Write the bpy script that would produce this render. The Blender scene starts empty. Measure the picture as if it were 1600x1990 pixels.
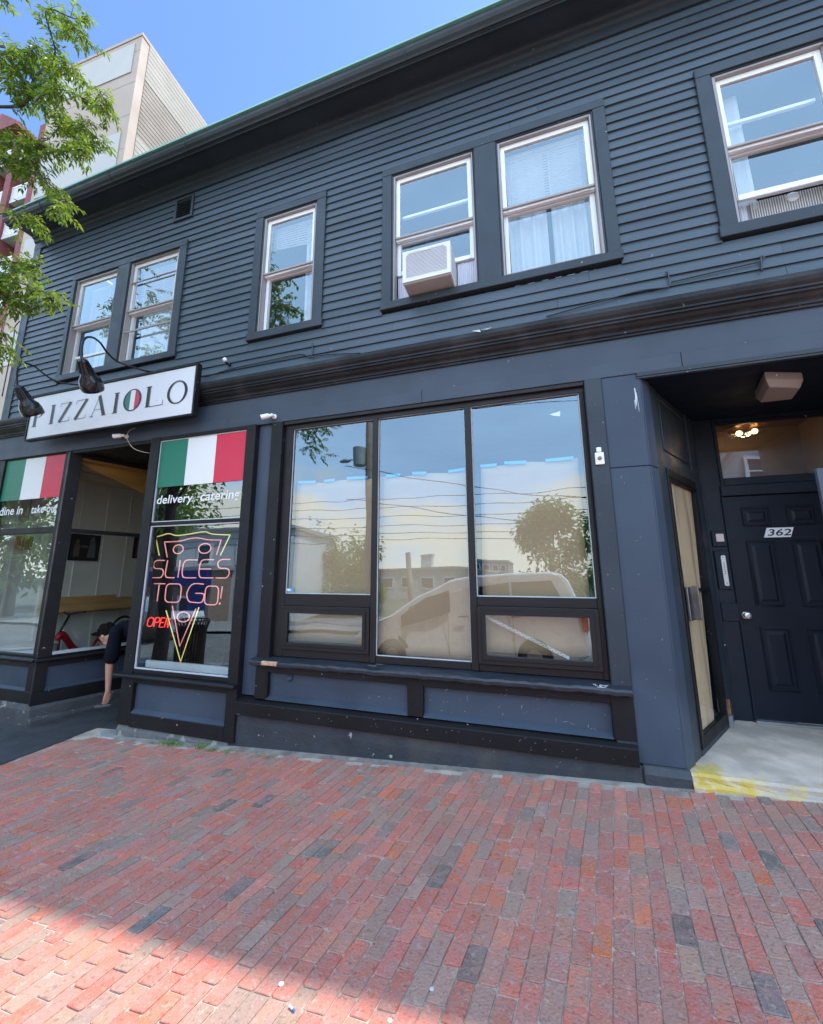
import bpy, bmesh, math, random
from mathutils import Vector, Matrix
R = math.radians
random.seed(7)
rnd = random.uniform
scene = bpy.context.scene

# ---------------------------------------------------------------- camera
cd = bpy.data.cameras.new("camera"); cam = bpy.data.objects.new("camera", cd)
scene.collection.objects.link(cam); scene.camera = cam
cam.location = (0, -3.45, 1.437)
cam.rotation_euler = (math.pi/2 + 0.1895, 0, 0.3212)
cd.sensor_fit = 'HORIZONTAL'; cd.sensor_width = 36
cd.lens = 36*783.33/1600
cd.shift_x = 18.2/1600; cd.shift_y = -29.9/1600
cd.clip_start = 0.05; cd.clip_end = 2000

# ---------------------------------------------------------------- light
SUN = Vector((0.45, 0.20, 1.0)).normalized()
sd = bpy.data.lights.new("sun", 'SUN'); so = bpy.data.objects.new("sun", sd)
scene.collection.objects.link(so)
sd.energy = 2.6; sd.angle = R(0.9); sd.color = (1, .95, .88)
so.rotation_euler = SUN.to_track_quat('Z', 'Y').to_euler()
w = bpy.data.worlds.new("World"); scene.world = w; w.use_nodes = True
nt = w.node_tree; N = nt.nodes; L = nt.links; N.clear()
out = N.new('ShaderNodeOutputWorld'); bg = N.new('ShaderNodeBackground')
sky = N.new('ShaderNodeTexSky'); sky.sky_type = 'NISHITA'; sky.sun_disc = False
sky.sun_elevation = math.asin(SUN.z); sky.sun_rotation = math.atan2(SUN.x, SUN.y)
sky.air_density = 1.0; sky.dust_density = 0.15; sky.ozone_density = 1.6
tc = N.new('ShaderNodeTexCoord'); sep = N.new('ShaderNodeSeparateXYZ')
L.new(tc.outputs['Generated'], sep.inputs[0])
mp = N.new('ShaderNodeMapping'); mp.inputs['Scale'].default_value = (1, 1, 3.2)
L.new(tc.outputs['Generated'], mp.inputs[0])
nz = N.new('ShaderNodeTexNoise'); nz.inputs['Scale'].default_value = 2.6
nz.inputs['Detail'].default_value = 7; nz.inputs['Roughness'].default_value = .55
L.new(mp.outputs[0], nz.inputs['Vector'])
def mr(v, a, b, c, d):
    n = N.new('ShaderNodeMapRange'); n.inputs[1].default_value = a; n.inputs[2].default_value = b
    n.inputs[3].default_value = c; n.inputs[4].default_value = d; L.new(v, n.inputs[0]); return n.outputs[0]
def mth(op, a, b):
    n = N.new('ShaderNodeMath'); n.operation = op
    for i, q in enumerate((a, b)):
        if isinstance(q, (int, float)): n.inputs[i].default_value = q
        else: L.new(q, n.inputs[i])
    return n.outputs[0]
cov = mr(sep.outputs['Z'], .02, .36, .26, -.24)          # low clouds over the far side of the street
side = mr(sep.outputs['Y'], .15, -.25, 0, 1)
m1 = mth('ADD', nz.outputs['Fac'], cov)
m2 = mr(m1, .50, .64, 0, 1)
msk = mth('MULTIPLY', m2, side)
mixc = N.new('ShaderNodeMix'); mixc.data_type = 'RGBA'
tint = N.new('ShaderNodeMix'); tint.data_type = 'RGBA'; tint.blend_type = 'MULTIPLY'; tint.inputs['Factor'].default_value = 1
L.new(sky.outputs[0], tint.inputs['A']); tint.inputs['B'].default_value = (.80, .90, 1.06, 1)
fill_veil = N.new('ShaderNodeMix'); fill_veil.data_type = 'RGBA'                       # thin bright veil added to sky behind camera to brighten the shaded front
vm = mth('MULTIPLY', mr(sep.outputs['Y'], .05, -.35, 0, 1), mr(nz.outputs['Fac'], .25, .7, .72, 1))
L.new(vm, fill_veil.inputs['Factor']); L.new(tint.outputs['Result'], fill_veil.inputs['A']); fill_veil.inputs['B'].default_value = (5.6, 7.7, 10.6, 1)
L.new(msk, mixc.inputs['Factor']); L.new(fill_veil.outputs['Result'], mixc.inputs['A'])
mixc.inputs['B'].default_value = (8.6, 7.9, 7.0, 1)
L.new(mixc.outputs['Result'], bg.inputs['Color']); bg.inputs['Strength'].default_value = 0.12
L.new(bg.outputs[0], out.inputs[0])
scene.view_settings.view_transform = 'Standard'; scene.view_settings.look = 'None'
scene.view_settings.exposure = 1.50; scene.view_settings.gamma = 1
scene.cycles.max_bounces = 8; scene.cycles.transparent_max_bounces = 12
scene.cycles.caustics_reflective = False; scene.cycles.caustics_refractive = False

# ---------------------------------------------------------------- materials
MATS = {}
def mat(name, col, rough=.5, metal=0, var=.12, vs=2.5, bump=0, bs=80, chips=0, chipcol=(.55,.55,.52), cs=14,
        col2=None, c2s=1.2, c2t=(.5,.62), stretch=(1,1,1), emit=None, es=1, spec=.5, alpha=1):
    if name in MATS: return MATS[name]
    m = bpy.data.materials.new(name); m.use_nodes = True
    nt = m.node_tree; N = nt.nodes; L = nt.links
    b = N['Principled BSDF']
    b.inputs['Roughness'].default_value = rough; b.inputs['Metallic'].default_value = metal
    b.inputs['Specular IOR Level'].default_value = spec
    tc = N.new('ShaderNodeTexCoord'); mp = N.new('ShaderNodeMapping')
    mp.inputs['Scale'].default_value = stretch; L.new(tc.outputs['Object'], mp.inputs[0])
    V = mp.outputs[0]
    def noise(s, d=5):
        n = N.new('ShaderNodeTexNoise'); n.inputs['Scale'].default_value = s; n.inputs['Detail'].default_value = d
        L.new(V, n.inputs['Vector']); return n.outputs['Fac']
    def mrange(v, a, b_, c, d):
        n = N.new('ShaderNodeMapRange'); n.inputs[1].default_value = a; n.inputs[2].default_value = b_
        n.inputs[3].default_value = c; n.inputs[4].default_value = d; L.new(v, n.inputs[0]); return n.outputs[0]
    def mix(f, a, c):
        n = N.new('ShaderNodeMix'); n.data_type = 'RGBA'; L.new(f, n.inputs['Factor'])
        for q, k in ((a, 'A'), (c, 'B')):
            if isinstance(q, tuple): n.inputs[k].default_value = (*q[:3], 1)
            else: L.new(q, n.inputs[k])
        return n.outputs['Result']
    f = mrange(noise(vs), .3, .7, 0, 1)
    c = mix(f, tuple(x*(1-var) for x in col), tuple(min(1, x*(1+var)) for x in col))
    if col2: c = mix(mrange(noise(c2s, 6), c2t[0], c2t[1], 0, 1), c, col2)
    if chips: c = mix(mrange(noise(cs, 3), chips, chips+.015, 0, 1), c, chipcol)
    L.new(c, b.inputs['Base Color'])
    rn = mrange(noise(vs*2.3), .3, .7, max(.02, rough-.08), min(1, rough+.08)); L.new(rn, b.inputs['Roughness'])
    if bump:
        bn = N.new('ShaderNodeBump'); bn.inputs['Strength'].default_value = bump; bn.inputs['Distance'].default_value = .01
        L.new(noise(bs, 6), bn.inputs['Height']); L.new(bn.outputs[0], b.inputs['Normal'])
    if emit:
        b.inputs['Emission Color'].default_value = (*emit, 1); b.inputs['Emission Strength'].default_value = es
    MATS[name] = m; return m
def glass_mat(name, k=1.9, add=.05, tint=(.93,.96,.95), wav=.02, ws=1.3):
    m = bpy.data.materials.new(name); m.use_nodes = True
    nt = m.node_tree; N = nt.nodes; L = nt.links; N.clear()
    o = N.new('ShaderNodeOutputMaterial'); mx = N.new('ShaderNodeMixShader'); t = N.new('ShaderNodeBsdfTransparent')
    g = N.new('ShaderNodeBsdfGlossy'); g.inputs['Roughness'].default_value = 0.0; g.inputs['Color'].default_value = (.74,.90,1,1)
    t.inputs['Color'].default_value = (*tint, 1)
    ge = N.new('ShaderNodeNewGeometry'); d = N.new('ShaderNodeVectorMath'); d.operation = 'DOT_PRODUCT'
    L.new(ge.outputs['Incoming'], d.inputs[0]); L.new(ge.outputs['True Normal'], d.inputs[1])
    def mt(op, a, b=0.0):
        n = N.new('ShaderNodeMath'); n.operation = op
        for i, q in enumerate((a, b)):
            if isinstance(q, (int, float)): n.inputs[i].default_value = q
            else: L.new(q, n.inputs[i])
        return n.outputs[0]
    c = mt('ABSOLUTE', d.outputs['Value']); p = mt('POWER', mt('SUBTRACT', 1.0, c), 5.0)
    F = mt('ADD', mt('MULTIPLY', p, .96), .04)
    fac = mt('MINIMUM', mt('ADD', mt('MULTIPLY', F, k), add), 1.0)
    tc = N.new('ShaderNodeTexCoord'); nz = N.new('ShaderNodeTexNoise'); nz.inputs['Scale'].default_value = ws; nz.inputs['Detail'].default_value = 1
    L.new(tc.outputs['Object'], nz.inputs['Vector'])
    bn = N.new('ShaderNodeBump'); bn.inputs['Strength'].default_value = wav; bn.inputs['Distance'].default_value = .2
    L.new(nz.outputs['Fac'], bn.inputs['Height']); L.new(bn.outputs[0], g.inputs['Normal'])
    L.new(fac, mx.inputs[0]); L.new(t.outputs[0], mx.inputs[1]); L.new(g.outputs[0], mx.inputs[2]); L.new(mx.outputs[0], o.inputs[0])
    return m

SIDING = mat('siding_paint', (.056,.075,.094), .45, spec=.35, var=.16, vs=1.6, bump=.12, bs=45, chips=.735, chipcol=(.16,.18,.20), cs=22, col2=(.052,.074,.096), c2s=.9, stretch=(.5,1,2))
TRIM = mat('trim_paint', (.032,.042,.053), .45, spec=.3, var=.14, vs=2.5, bump=.15, bs=50, chips=.735, chipcol=(.30,.31,.31), cs=26)
BLACK = mat('black_trim_paint', (.011,.0105,.012), .5, spec=.25, var=.22, vs=3, bump=.25, bs=55, chips=.735, chipcol=(.38,.38,.36), cs=24)
BLUE = mat('blue_grey_paint', (.044,.061,.088), .5, spec=.3, var=.13, vs=1.7, bump=.12, bs=40,  col2=(.056,.076,.108), c2s=1.1)
FASCIA = mat('fascia_paint', (.048,.062,.083), .5, spec=.3, var=.12, vs=1.2, bump=.12, bs=30, chips=.75, chipcol=(.25,.27,.3), cs=18, col2=(.058,.076,.104), c2s=.8)
GUTM = mat('gutter_paint', (.026,.035,.042), .45, spec=.35, var=.15)
GREEN = mat('green_drip_edge', (.20,.42,.36), .5)
CORN = mat('cornice_paint', (.013,.014,.017), .5, spec=.3, var=.22, vs=3, bump=.3, bs=35, chips=.74, chipcol=(.16,.16,.17), cs=20, col2=(.030,.030,.034), c2s=2.5)
BROWNM = mat('bronze_aluminium', (.014,.012,.013), .45, 0, spec=.3, var=.15)
TAUPE = mat('taupe_storm_frame', (.32,.29,.285), .45, .05, var=.1)
VINYL = mat('white_vinyl', (.86,.86,.88), .35, var=.05)
GLASS = glass_mat('window_glass', 2.4, .095)
UGLASS = glass_mat('upper_window_glass', 2.2, .095, wav=.012)
DGLASS = glass_mat('side_door_glass', .7, .0)
SGLASS = glass_mat('shop_glass', 2.3, .12)
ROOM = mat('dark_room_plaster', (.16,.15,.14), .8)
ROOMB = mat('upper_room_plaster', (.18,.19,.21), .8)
CONC = mat('concrete', (.30,.29,.27), .85, var=.25, vs=4, bump=.5, bs=50, col2=(.20,.19,.18), c2s=3)
BASEM = mat('painted_concrete_base', (.034,.039,.048), .6, var=.3, vs=3, bump=.5, bs=40, col2=(.075,.070,.062), c2s=2.4, c2t=(.52,.70), chips=.74, chipcol=(.36,.35,.32), cs=16)
GREY_D = mat('dark_metal', (.012,.012,.014), .32, .3)
WHITEP = mat('white_plastic', (.80,.80,.78), .4)

# ---------------------------------------------------------------- mesh builder
def world_origin(o):
    v = Vector((0,0,0))
    while o: v += o.location; o = o.parent
    return v
class MB:
    def __init__(s): s.v=[]; s.f=[]; s.mi=[]; s.M=Matrix.Identity(4); s.cur=0; s.col=[]
    def add(s, vs, fs, mi=None):
        b = len(s.v); s.v += [s.M @ Vector(p) for p in vs]
        s.f += [tuple(b+i for i in f) for f in fs]; s.mi += [s.cur if mi is None else mi]*len(fs); return s
    def box(s, x0,x1,y0,y1,z0,z1, mi=None):
        return s.add([(x0,y0,z0),(x1,y0,z0),(x1,y1,z0),(x0,y1,z0),(x0,y0,z1),(x1,y0,z1),(x1,y1,z1),(x0,y1,z1)],
            [(0,3,2,1),(4,5,6,7),(0,1,5,4),(1,2,6,5),(2,3,7,6),(3,0,4,7)], mi)
    def quad(s, a,b,c,d, mi=None): return s.add([a,b,c,d],[(0,1,2,3)], mi)
    def pane(s, x0,x1,y,z0,z1, mi=None): return s.quad((x0,y,z0),(x1,y,z0),(x1,y,z1),(x0,y,z1), mi)
    def ring(s, x0,x1,z0,z1,w,y0,y1, mi=None, wt=None, wb=None):
        wt = w if wt is None else wt; wb = w if wb is None else wb
        s.box(x0,x0+w,y0,y1,z0,z1,mi); s.box(x1-w,x1,y0,y1,z0,z1,mi)
        s.box(x0+w,x1-w,y0,y1,z1-wt,z1,mi); s.box(x0+w,x1-w,y0,y1,z0,z0+wb,mi); return s
    def prism(s, poly, x0, x1, mi=None):          # poly (y,z) extruded along x
        n=len(poly); vs=[(x0,y,z) for y,z in poly]+[(x1,y,z) for y,z in poly]
        return s.add(vs, [tuple(range(n)), tuple(range(2*n-1,n-1,-1))]+[(i,(i+1)%n,n+(i+1)%n,n+i) for i in range(n)], mi)
    def prismy(s, poly, y0, y1, mi=None):         # poly (x,z) extruded along y
        n=len(poly); vs=[(x,y0,z) for x,z in poly]+[(x,y1,z) for x,z in poly]
        return s.add(vs, [tuple(range(n)), tuple(range(2*n-1,n-1,-1))]+[(i,(i+1)%n,n+(i+1)%n,n+i) for i in range(n)], mi)
    def prismz(s, poly, z0, z1, mi=None):
        n=len(poly); f0=z0 if callable(z0) else (lambda x,y:z0); f1=z1 if callable(z1) else (lambda x,y:z1)
        vs=[(x,y,f0(x,y)) for x,y in poly]+[(x,y,f1(x,y)) for x,y in poly]
        return s.add(vs, [tuple(range(n)), tuple(range(2*n-1,n-1,-1))]+[(i,(i+1)%n,n+(i+1)%n,n+i) for i in range(n)], mi)
    def tube(s, pts, r, n=8, mi=None, close=False):
        pts=[Vector(p) for p in pts]; rr = r if isinstance(r,(list,tuple)) else [r]*len(pts)
        b=[]; up=Vector((0,0,1)); k=len(pts); u=None
        for i,p in enumerate(pts):
            if close: t=(pts[(i+1)%k]-pts[i-1]).normalized()
            else: t=(pts[min(i+1,k-1)]-pts[max(i-1,0)]).normalized()
            if u is None: u = t.cross(up if abs(t.z)<.9 else Vector((1,0,0))).normalized()
            else:
                u = (u - t*u.dot(t)); u = u.normalized() if u.length>1e-6 else t.orthogonal().normalized()
            w_=t.cross(u)
            b += [p+(u*math.cos(2*math.pi*j/n)+w_*math.sin(2*math.pi*j/n))*rr[i] for j in range(n)]
        fs=[]
        for i in range(k if close else k-1):
            a=i*n; c=((i+1)%k)*n
            fs += [(a+j,a+(j+1)%n,c+(j+1)%n,c+j) for j in range(n)]
        if not close: fs += [tuple(range(n-1,-1,-1)), tuple(range((k-1)*n,k*n))]
        return s.add(b, fs, mi)
    def lathe(s, prof, c, ax=(0,0,1), n=16, mi=None):   # prof [(r,h)] along ax from c
        ax=Vector(ax).normalized(); u=ax.orthogonal().normalized(); w_=ax.cross(u); c=Vector(c); b=[]
        for r,h in prof: b += [c+ax*h+(u*math.cos(2*math.pi*j/n)+w_*math.sin(2*math.pi*j/n))*max(r,1e-4) for j in range(n)]
        k=len(prof); fs=[(i*n+j,i*n+(j+1)%n,(i+1)*n+(j+1)%n,(i+1)*n+j) for i in range(k-1) for j in range(n)]
        fs += [tuple(range(n-1,-1,-1)), tuple(range((k-1)*n,k*n))]
        return s.add(b, fs, mi)
    def ball(s, c, r, sc=(1,1,1), n=12, mi=None, Mx=None):
        c=Vector(c); vs=[]; fs=[]; m=n//2
        for i in range(m+1):
            th=math.pi*i/m
            for j in range(n):
                ph=2*math.pi*j/n; q=Vector((math.sin(th)*math.cos(ph)*sc[0],math.sin(th)*math.sin(ph)*sc[1],math.cos(th)*sc[2]))*r
                if Mx: q = Mx @ q
                vs.append(c+q)
        for i in range(m):
            for j in range(n): fs.append((i*n+j,i*n+(j+1)%n,(i+1)*n+(j+1)%n,(i+1)*n+j))
        return s.add(vs, fs, mi)
    def build(s, name, mats, parent=None, bevel=0, smooth=False, seg=1, **kw):
        mats = mats if isinstance(mats,(list,tuple)) else [mats]
        if parent: org = world_origin(parent)
        else:
            xs=[p.x for p in s.v]; ys=[p.y for p in s.v]; zs=[p.z for p in s.v]
            org = Vector(((min(xs)+max(xs))/2,(min(ys)+max(ys))/2,min(zs)))
            if kw.get('kind')=='structure': org = Vector((0,0,0))
        me = bpy.data.meshes.new(name); me.from_pydata([tuple(p-org) for p in s.v], [], s.f)
        me.polygons.foreach_set('material_index', s.mi)
        for m in mats: me.materials.append(m)
        if not kw.pop('raw', False):
            bm = bmesh.new(); bm.from_mesh(me); bmesh.ops.remove_doubles(bm, verts=bm.verts, dist=1e-5)
            bmesh.ops.recalc_face_normals(bm, faces=bm.faces); bm.to_mesh(me); bm.free()
        if smooth: me.polygons.foreach_set('use_smooth', [True]*len(me.polygons))
        me.update()
        o = bpy.data.objects.new(name, me); scene.collection.objects.link(o)
        if parent: o.parent = parent
        else: o.location = org
        if bevel:
            bv = o.modifiers.new('b','BEVEL'); bv.width = bevel; bv.segments = seg; bv.limit_method='ANGLE'; bv.angle_limit=R(40)
        for k,v in kw.items():
            if v: o['category' if k=='cat' else k] = v
        return o
def thing(name, label, cat, loc=(0,0,0), group=None):
    o = bpy.data.objects.new(name, None); scene.collection.objects.link(o); o.location = loc
    o.empty_display_size=.1; o['label']=label; o['category']=cat
    if group: o['group']=group
    return o
def smooth_pts(P, n=6):
    P=[Vector(p) for p in P]; out=[]
    for i in range(len(P)-1):
        a=P[max(i-1,0)]; b=P[i]; c=P[i+1]; d=P[min(i+2,len(P)-1)]
        for k in range(n):
            t=k/n; out.append(.5*((2*b)+(-a+c)*t+(2*a-5*b+4*c-d)*t*t+(-a+3*b-3*c+d)*t**3))
    out.append(P[-1]); return out
def frame_at(ox, oy, ang, oz=0): return Matrix.Translation((ox,oy,oz)) @ Matrix.Rotation(R(90-ang),4,'Z')
def gz(x, y): return .0515*x + .03*y

def per_island(m,a=.90,b=1.12):
    nt=m.node_tree; N=nt.nodes; L=nt.links; p=N['Principled BSDF']; src=p.inputs['Base Color'].links[0].from_socket
    g=N.new('ShaderNodeNewGeometry'); r=N.new('ShaderNodeMapRange'); r.inputs[3].default_value=a; r.inputs[4].default_value=b; L.new(g.outputs['Random Per Island'],r.inputs[0])
    v=N.new('ShaderNodeVectorMath'); v.operation='SCALE'; L.new(src,v.inputs[0]); L.new(r.outputs[0],v.inputs['Scale']); L.new(v.outputs[0],p.inputs['Base Color'])
per_island(SIDING)

# ================================================================ BUILDING
B = thing('shop_building', 'two storey dark slate clapboard shop building with black framed shopfronts and recessed doorways', 'building', (-1.5, .5, 0))
XL, XR = -7.3, 5.2
def text_mesh(body, size=1, ext=.003, shear=0, bold=0, space=1.0):
    cu = bpy.data.curves.new('t','FONT'); cu.body=body; cu.size=size; cu.extrude=ext; cu.shear=shear; cu.offset=bold
    cu.space_character=space; cu.resolution_u=4
    o = bpy.data.objects.new('t',cu); scene.collection.objects.link(o)
    me = bpy.data.meshes.new_from_object(o); vs=[tuple(v.co) for v in me.vertices]; fs=[tuple(p.vertices) for p in me.polygons]
    bpy.data.objects.remove(o); bpy.data.curves.remove(cu); bpy.data.meshes.remove(me); return vs, fs
def put_text(mb, body, x0, x1, z0, z1, y, shear=0, bold=0, ext=.002, mi=None):   # fit text into a box on a wall facing -y
    vs, fs = text_mesh(body, 1, 0.0, shear, bold)
    ax=min(v[0] for v in vs); bx=max(v[0] for v in vs); az=min(v[1] for v in vs); bz=max(v[1] for v in vs)
    sx=(x1-x0)/(bx-ax); sz=(z1-z0)/(bz-az)
    mb.add([(x0+(v[0]-ax)*sx, y, z0+(v[1]-az)*sz) for v in vs], fs, mi)

# upper windows: (casing rect, [openings], rail z)
UW = [((-6.225,-4.085,4.06,5.735), [(-6.15,-5.30,4.145,5.65),(-5.08,-4.205,4.145,5.665)]),
      ((-3.01,-2.055,4.05,5.772), [(-2.905,-2.168,4.14,5.682)]),
      ((-1.363,.833,4.068,5.776), [(-1.256,-.372,4.15,5.69),(-.155,.730,4.156,5.685)]),
      ((1.543,2.56,4.058,5.75), [(1.652,2.45,4.158,5.655)])]
VENT = (-4.385,-4.065,6.085,6.44)
holes = [c for c,_ in UW] + [VENT]
mb = MB(); k=0; EXP=.0985; z=6.49-EXP
while z > 3.56:
    segs=[(-7.145, XR)]
    for (a,b,c,d) in holes:
        if c-.0 < z+EXP*.5 < d:
            ns=[]
            for s0,s1 in segs:
                if b<=s0 or a>=s1: ns.append((s0,s1)); continue
                if a>s0: ns.append((s0,a+.004))
                if b<s1: ns.append((b-.004,s1))
            segs=ns
    for s0,s1 in segs:
        x=s0
        while x<s1-.01:
            x2=min(s1, x+rnd(2.2,4.2))
            if s1-x2<.6: x2=s1
            dz=rnd(-.0015,.0015); dy=rnd(-.0015,.0015); zz=z+dz
            mb.prism([(-.020+dy,zz),(-.004+dy,zz+EXP+.010),(.012,zz+EXP+.010),(.012,zz)], x+.0012, x2-.0012)
            x=x2
    z-=EXP
mb.build('clapboard_siding', SIDING, B, raw=False)
mb=MB()
mb.box(XL,-7.14,-.028,.06,3.5,6.5)
mb.build('corner_board', TRIM, B, bevel=.004)
mb=MB(); mb.prism([(-.030,6.485),(-.030,6.60),(-.050,6.615),(-.060,6.65),(-.085,6.662),(-.095,6.69),(0.0,6.69),(0.0,6.485)], XL-.0, XR)
mb.build('frieze_board', TRIM, B)
mb=MB(); mb.box(XL-.02,XR,-.31,.02,6.692,6.72)
mb.build('soffit', TRIM, B)
g=[(-.30,6.68),(-.30,6.655),(-.318,6.65),(-.322,6.675),(-.335,6.68),(-.350,6.672),(-.362,6.69),(-.385,6.71),(-.402,6.74),(-.408,6.775),(-.40,6.785),(-.385,6.785),(-.30,6.78)]
mb=MB(); mb.prism(g, XL-.12, XR)
for x in (-6.6,-5.2,-3.9,-2.4,-1.0,.6,2.3): mb.tube([(x,-.412,6.775),(x+.01,-.40,6.72),(x+.012,-.365,6.68),(x+.01,-.33,6.662)],.004,5)
mb.build('gutter', GUTM, B)
mb=MB(); mb.prism([(-.43,6.787),(-.43,6.812),(-.2,6.83),(-.2,6.80)], XL-.14, XR)
mb.build('drip_edge', GREEN, B)
mb=MB(); mb.box(XL-.02,XR,-.22,9,6.835,6.95); 
mb.build('roof', GUTM, B)
# end walls and back, closing the volume
mb=MB(); mb.box(XL+.02,XL+.12,.06,9,-.6,6.69); mb.box(XR-.15,XR,.02,9,-.3,6.69); mb.box(XL+.12,XR-.15,8.9,9,-.6,6.69)
mb.build('side_wall', SIDING, B)
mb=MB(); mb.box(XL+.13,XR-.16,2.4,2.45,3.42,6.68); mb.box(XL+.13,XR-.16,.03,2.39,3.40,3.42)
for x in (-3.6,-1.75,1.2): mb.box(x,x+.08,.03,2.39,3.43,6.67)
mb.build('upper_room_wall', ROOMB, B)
# vent
mb=MB(); a,b,c,d=VENT; mb.ring(a,b,c,d,.035,-.035,.02); n=7
for i in range(n):
    zz=c+.04+(d-c-.08)*i/n; mb.prism([(-.030,zz),(-.026,zz-.004),(.012,zz+.020),(.008,zz+.026)],a+.036,b-.036)
mb.build('gable_vent', TRIM, B)
# windows
wins=[]
for wi,(cs,ops) in enumerate(UW):
    a,b,c,d=cs; mb=MB()
    xs=[a]+[v for o in ops for v in (o[0],o[1])]+[b]
    zlo=ops[0][2]; zhi=ops[0][3]
    mb.box(a,b,-.040,.03,zhi,d); mb.box(a-.012,b+.012,-.046,.03,c,zlo)
    for i in range(0,len(xs),2): mb.box(xs[i],xs[i+1],-.038,.10,zlo,zhi)
    for o in ops: mb.ring(o[0]-.0005,o[1]+.0005,zlo,zhi,.014,-.026,-.002)
    win=mb.build('window', TRIM, B, bevel=.004)
    wins.append(win)
    for oi,(x0,x1,z0,z1) in enumerate(ops):
        x0+=.014;x1-=.014;z0+=.014;z1-=.014; rz=4.905
        mb=MB(); mb.ring(x0,x1,z0,z1,.020,-.018,.055,wb=.008)
        mb.box(x0+.02,x1-.02,-.006,.012,rz-.010,rz+.012)
        if wi==0 and oi==1: mb.box(x0+.02,x1-.02,-.005,.011,5.33,5.345); mb.box(x0+.02,x1-.02,-.005,.011,4.585,4.61)
        mb.build('storm_frame', TAUPE, win, bevel=.002)
        lo = 4.50 if (wi==2 and oi==0) else 4.44 if wi==3 else z0+.01
        x0+=.0205; x1-=.0205
        mb=MB(); mb.ring(x0,x1,rz-.03,z1-.021,.045,.014,.050,wt=.05,wb=.045)
        if wi in (2,3) and oi==0: mb.box(x0+.045,x1-.045,.09,.12,5.22,5.25)
        mb.build('upper_sash', VINYL, win, bevel=.003)
        mb=MB(); mb.ring(x0,x1,lo,rz+.01,.045,.056,.095,wt=.05,wb=.05)
        if wi==0 and oi==0: mb.box(x0+.045,x1-.045,.058,.09,4.42,4.455)
        mb.build('lower_sash', VINYL, win, bevel=.003)
        mb=MB(); mb.pane(x0+.044,x1-.044,.030,rz+.014,z1-.07); mb.build('upper_pane', UGLASS, win)
        mb=MB(); mb.pane(x0+.044,x1-.044,.075,lo+.049,rz-.039); mb.build('lower_pane', UGLASS, win)

# cornice and fascia
cor=[(0,3.60),(-.06,3.595),(-.140,3.567),(-.152,3.55),(-.150,3.525),(-.138,3.497),(-.118,3.478),(-.118,3.462),(-.104,3.458),(-.104,3.440),(-.086,3.432),(-.070,3.412),(-.046,3.395),(-.040,3.385),(-.040,3.372),(-.026,3.366),(-.024,3.350),(0,3.350)]
mb=MB(); mb.prism(cor, XL-.15, XR); mb.build('storefront_cornice', CORN, B)
mb=MB(); mb.box(XL-.02,XR,-.006,.06,3.15,3.352); 
mb.build('fascia_board', FASCIA, B)
mb=MB(); 
for x0,x1 in ((XL-.02,-3.2),(-3.197,-.95),(-.947,1.16),(1.163,XR)): mb.box(x0,x1,-.014+rnd(0,.002),.06,3.022,3.148)
mb.build('lower_fascia_board', FASCIA, B, bevel=.003)
mb=MB(); mb.box(.84,XR,-.02,.02,2.992,3.021); mb.box(.84,XR,-.013,.02,2.975,2.991)
mb.build('head_moulding', TRIM, B)
# ceiling over shop & recesses
mb=MB(); mb.box(-2.80,.86,.061,4.0,3.03,3.08); mb.box(.86,XR-.16,.061,1.45,3.0,3.05)
mb.build('shop_ceiling', mat('dark_ceiling_paint',(.006,.012,.024),.7,spec=.15), B)
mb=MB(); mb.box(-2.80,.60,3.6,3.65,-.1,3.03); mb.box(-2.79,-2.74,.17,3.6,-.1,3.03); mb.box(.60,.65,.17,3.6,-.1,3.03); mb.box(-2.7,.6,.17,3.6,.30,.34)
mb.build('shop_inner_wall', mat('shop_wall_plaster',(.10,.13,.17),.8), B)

# ---- right pilasters and boards
mb=MB(); mb.box(.583,.862,-.004,.16,.15,2.256); mb.box(.583,.862,-.006,.16,2.259,3.021)
# splayed return of the pilaster
mb.prismz([(.862,.0),(.872,.004),(.955,.125),(.86,.16)], .10, 2.256); mb.prismz([(.862,-.001),(.872,.003),(.955,.124),(.86,.159)], 2.259, 2.994)
mb.build('wide_pilaster', BLUE, B, bevel=.004)
mb=MB(); mb.box(.452,.582,-.026,.08,.262,3.021); mb.build('window_side_board', TRIM, B, bevel=.005)
mb=MB(); mb.box(-2.605,-2.47,-.026,.08,.30,3.021); mb.build('window_side_board', BLACK, B, bevel=.005)
mb=MB(); mb.box(-2.82,-2.60,.022,.12,.30,3.021); mb.build('recessed_pilaster', BLUE, B)
# base rail
mb=MB(); mb.prism([(-.062,.142),(-.066,.255),(-.03,.272),(.03,.29),(.10,.29),(.10,.142)], -2.83, .578)
mb.build('base_rail', BLACK, B, bevel=.006, seg=2)
# plinth concrete
mb=MB(); poly=[(-.022,-.5),(-.026,.05),(-.02,.1415),(.12,.1415),(.12,-.5)]
mb.prism(poly,-2.86,.60); mb.prism([(-.045,-.4),(-.040,.10),(-.01,.149),(.12,.149),(.12,-.4)],.60,.885)
mb.build('concrete_plinth', BASEM, B, bevel=.008)
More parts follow.
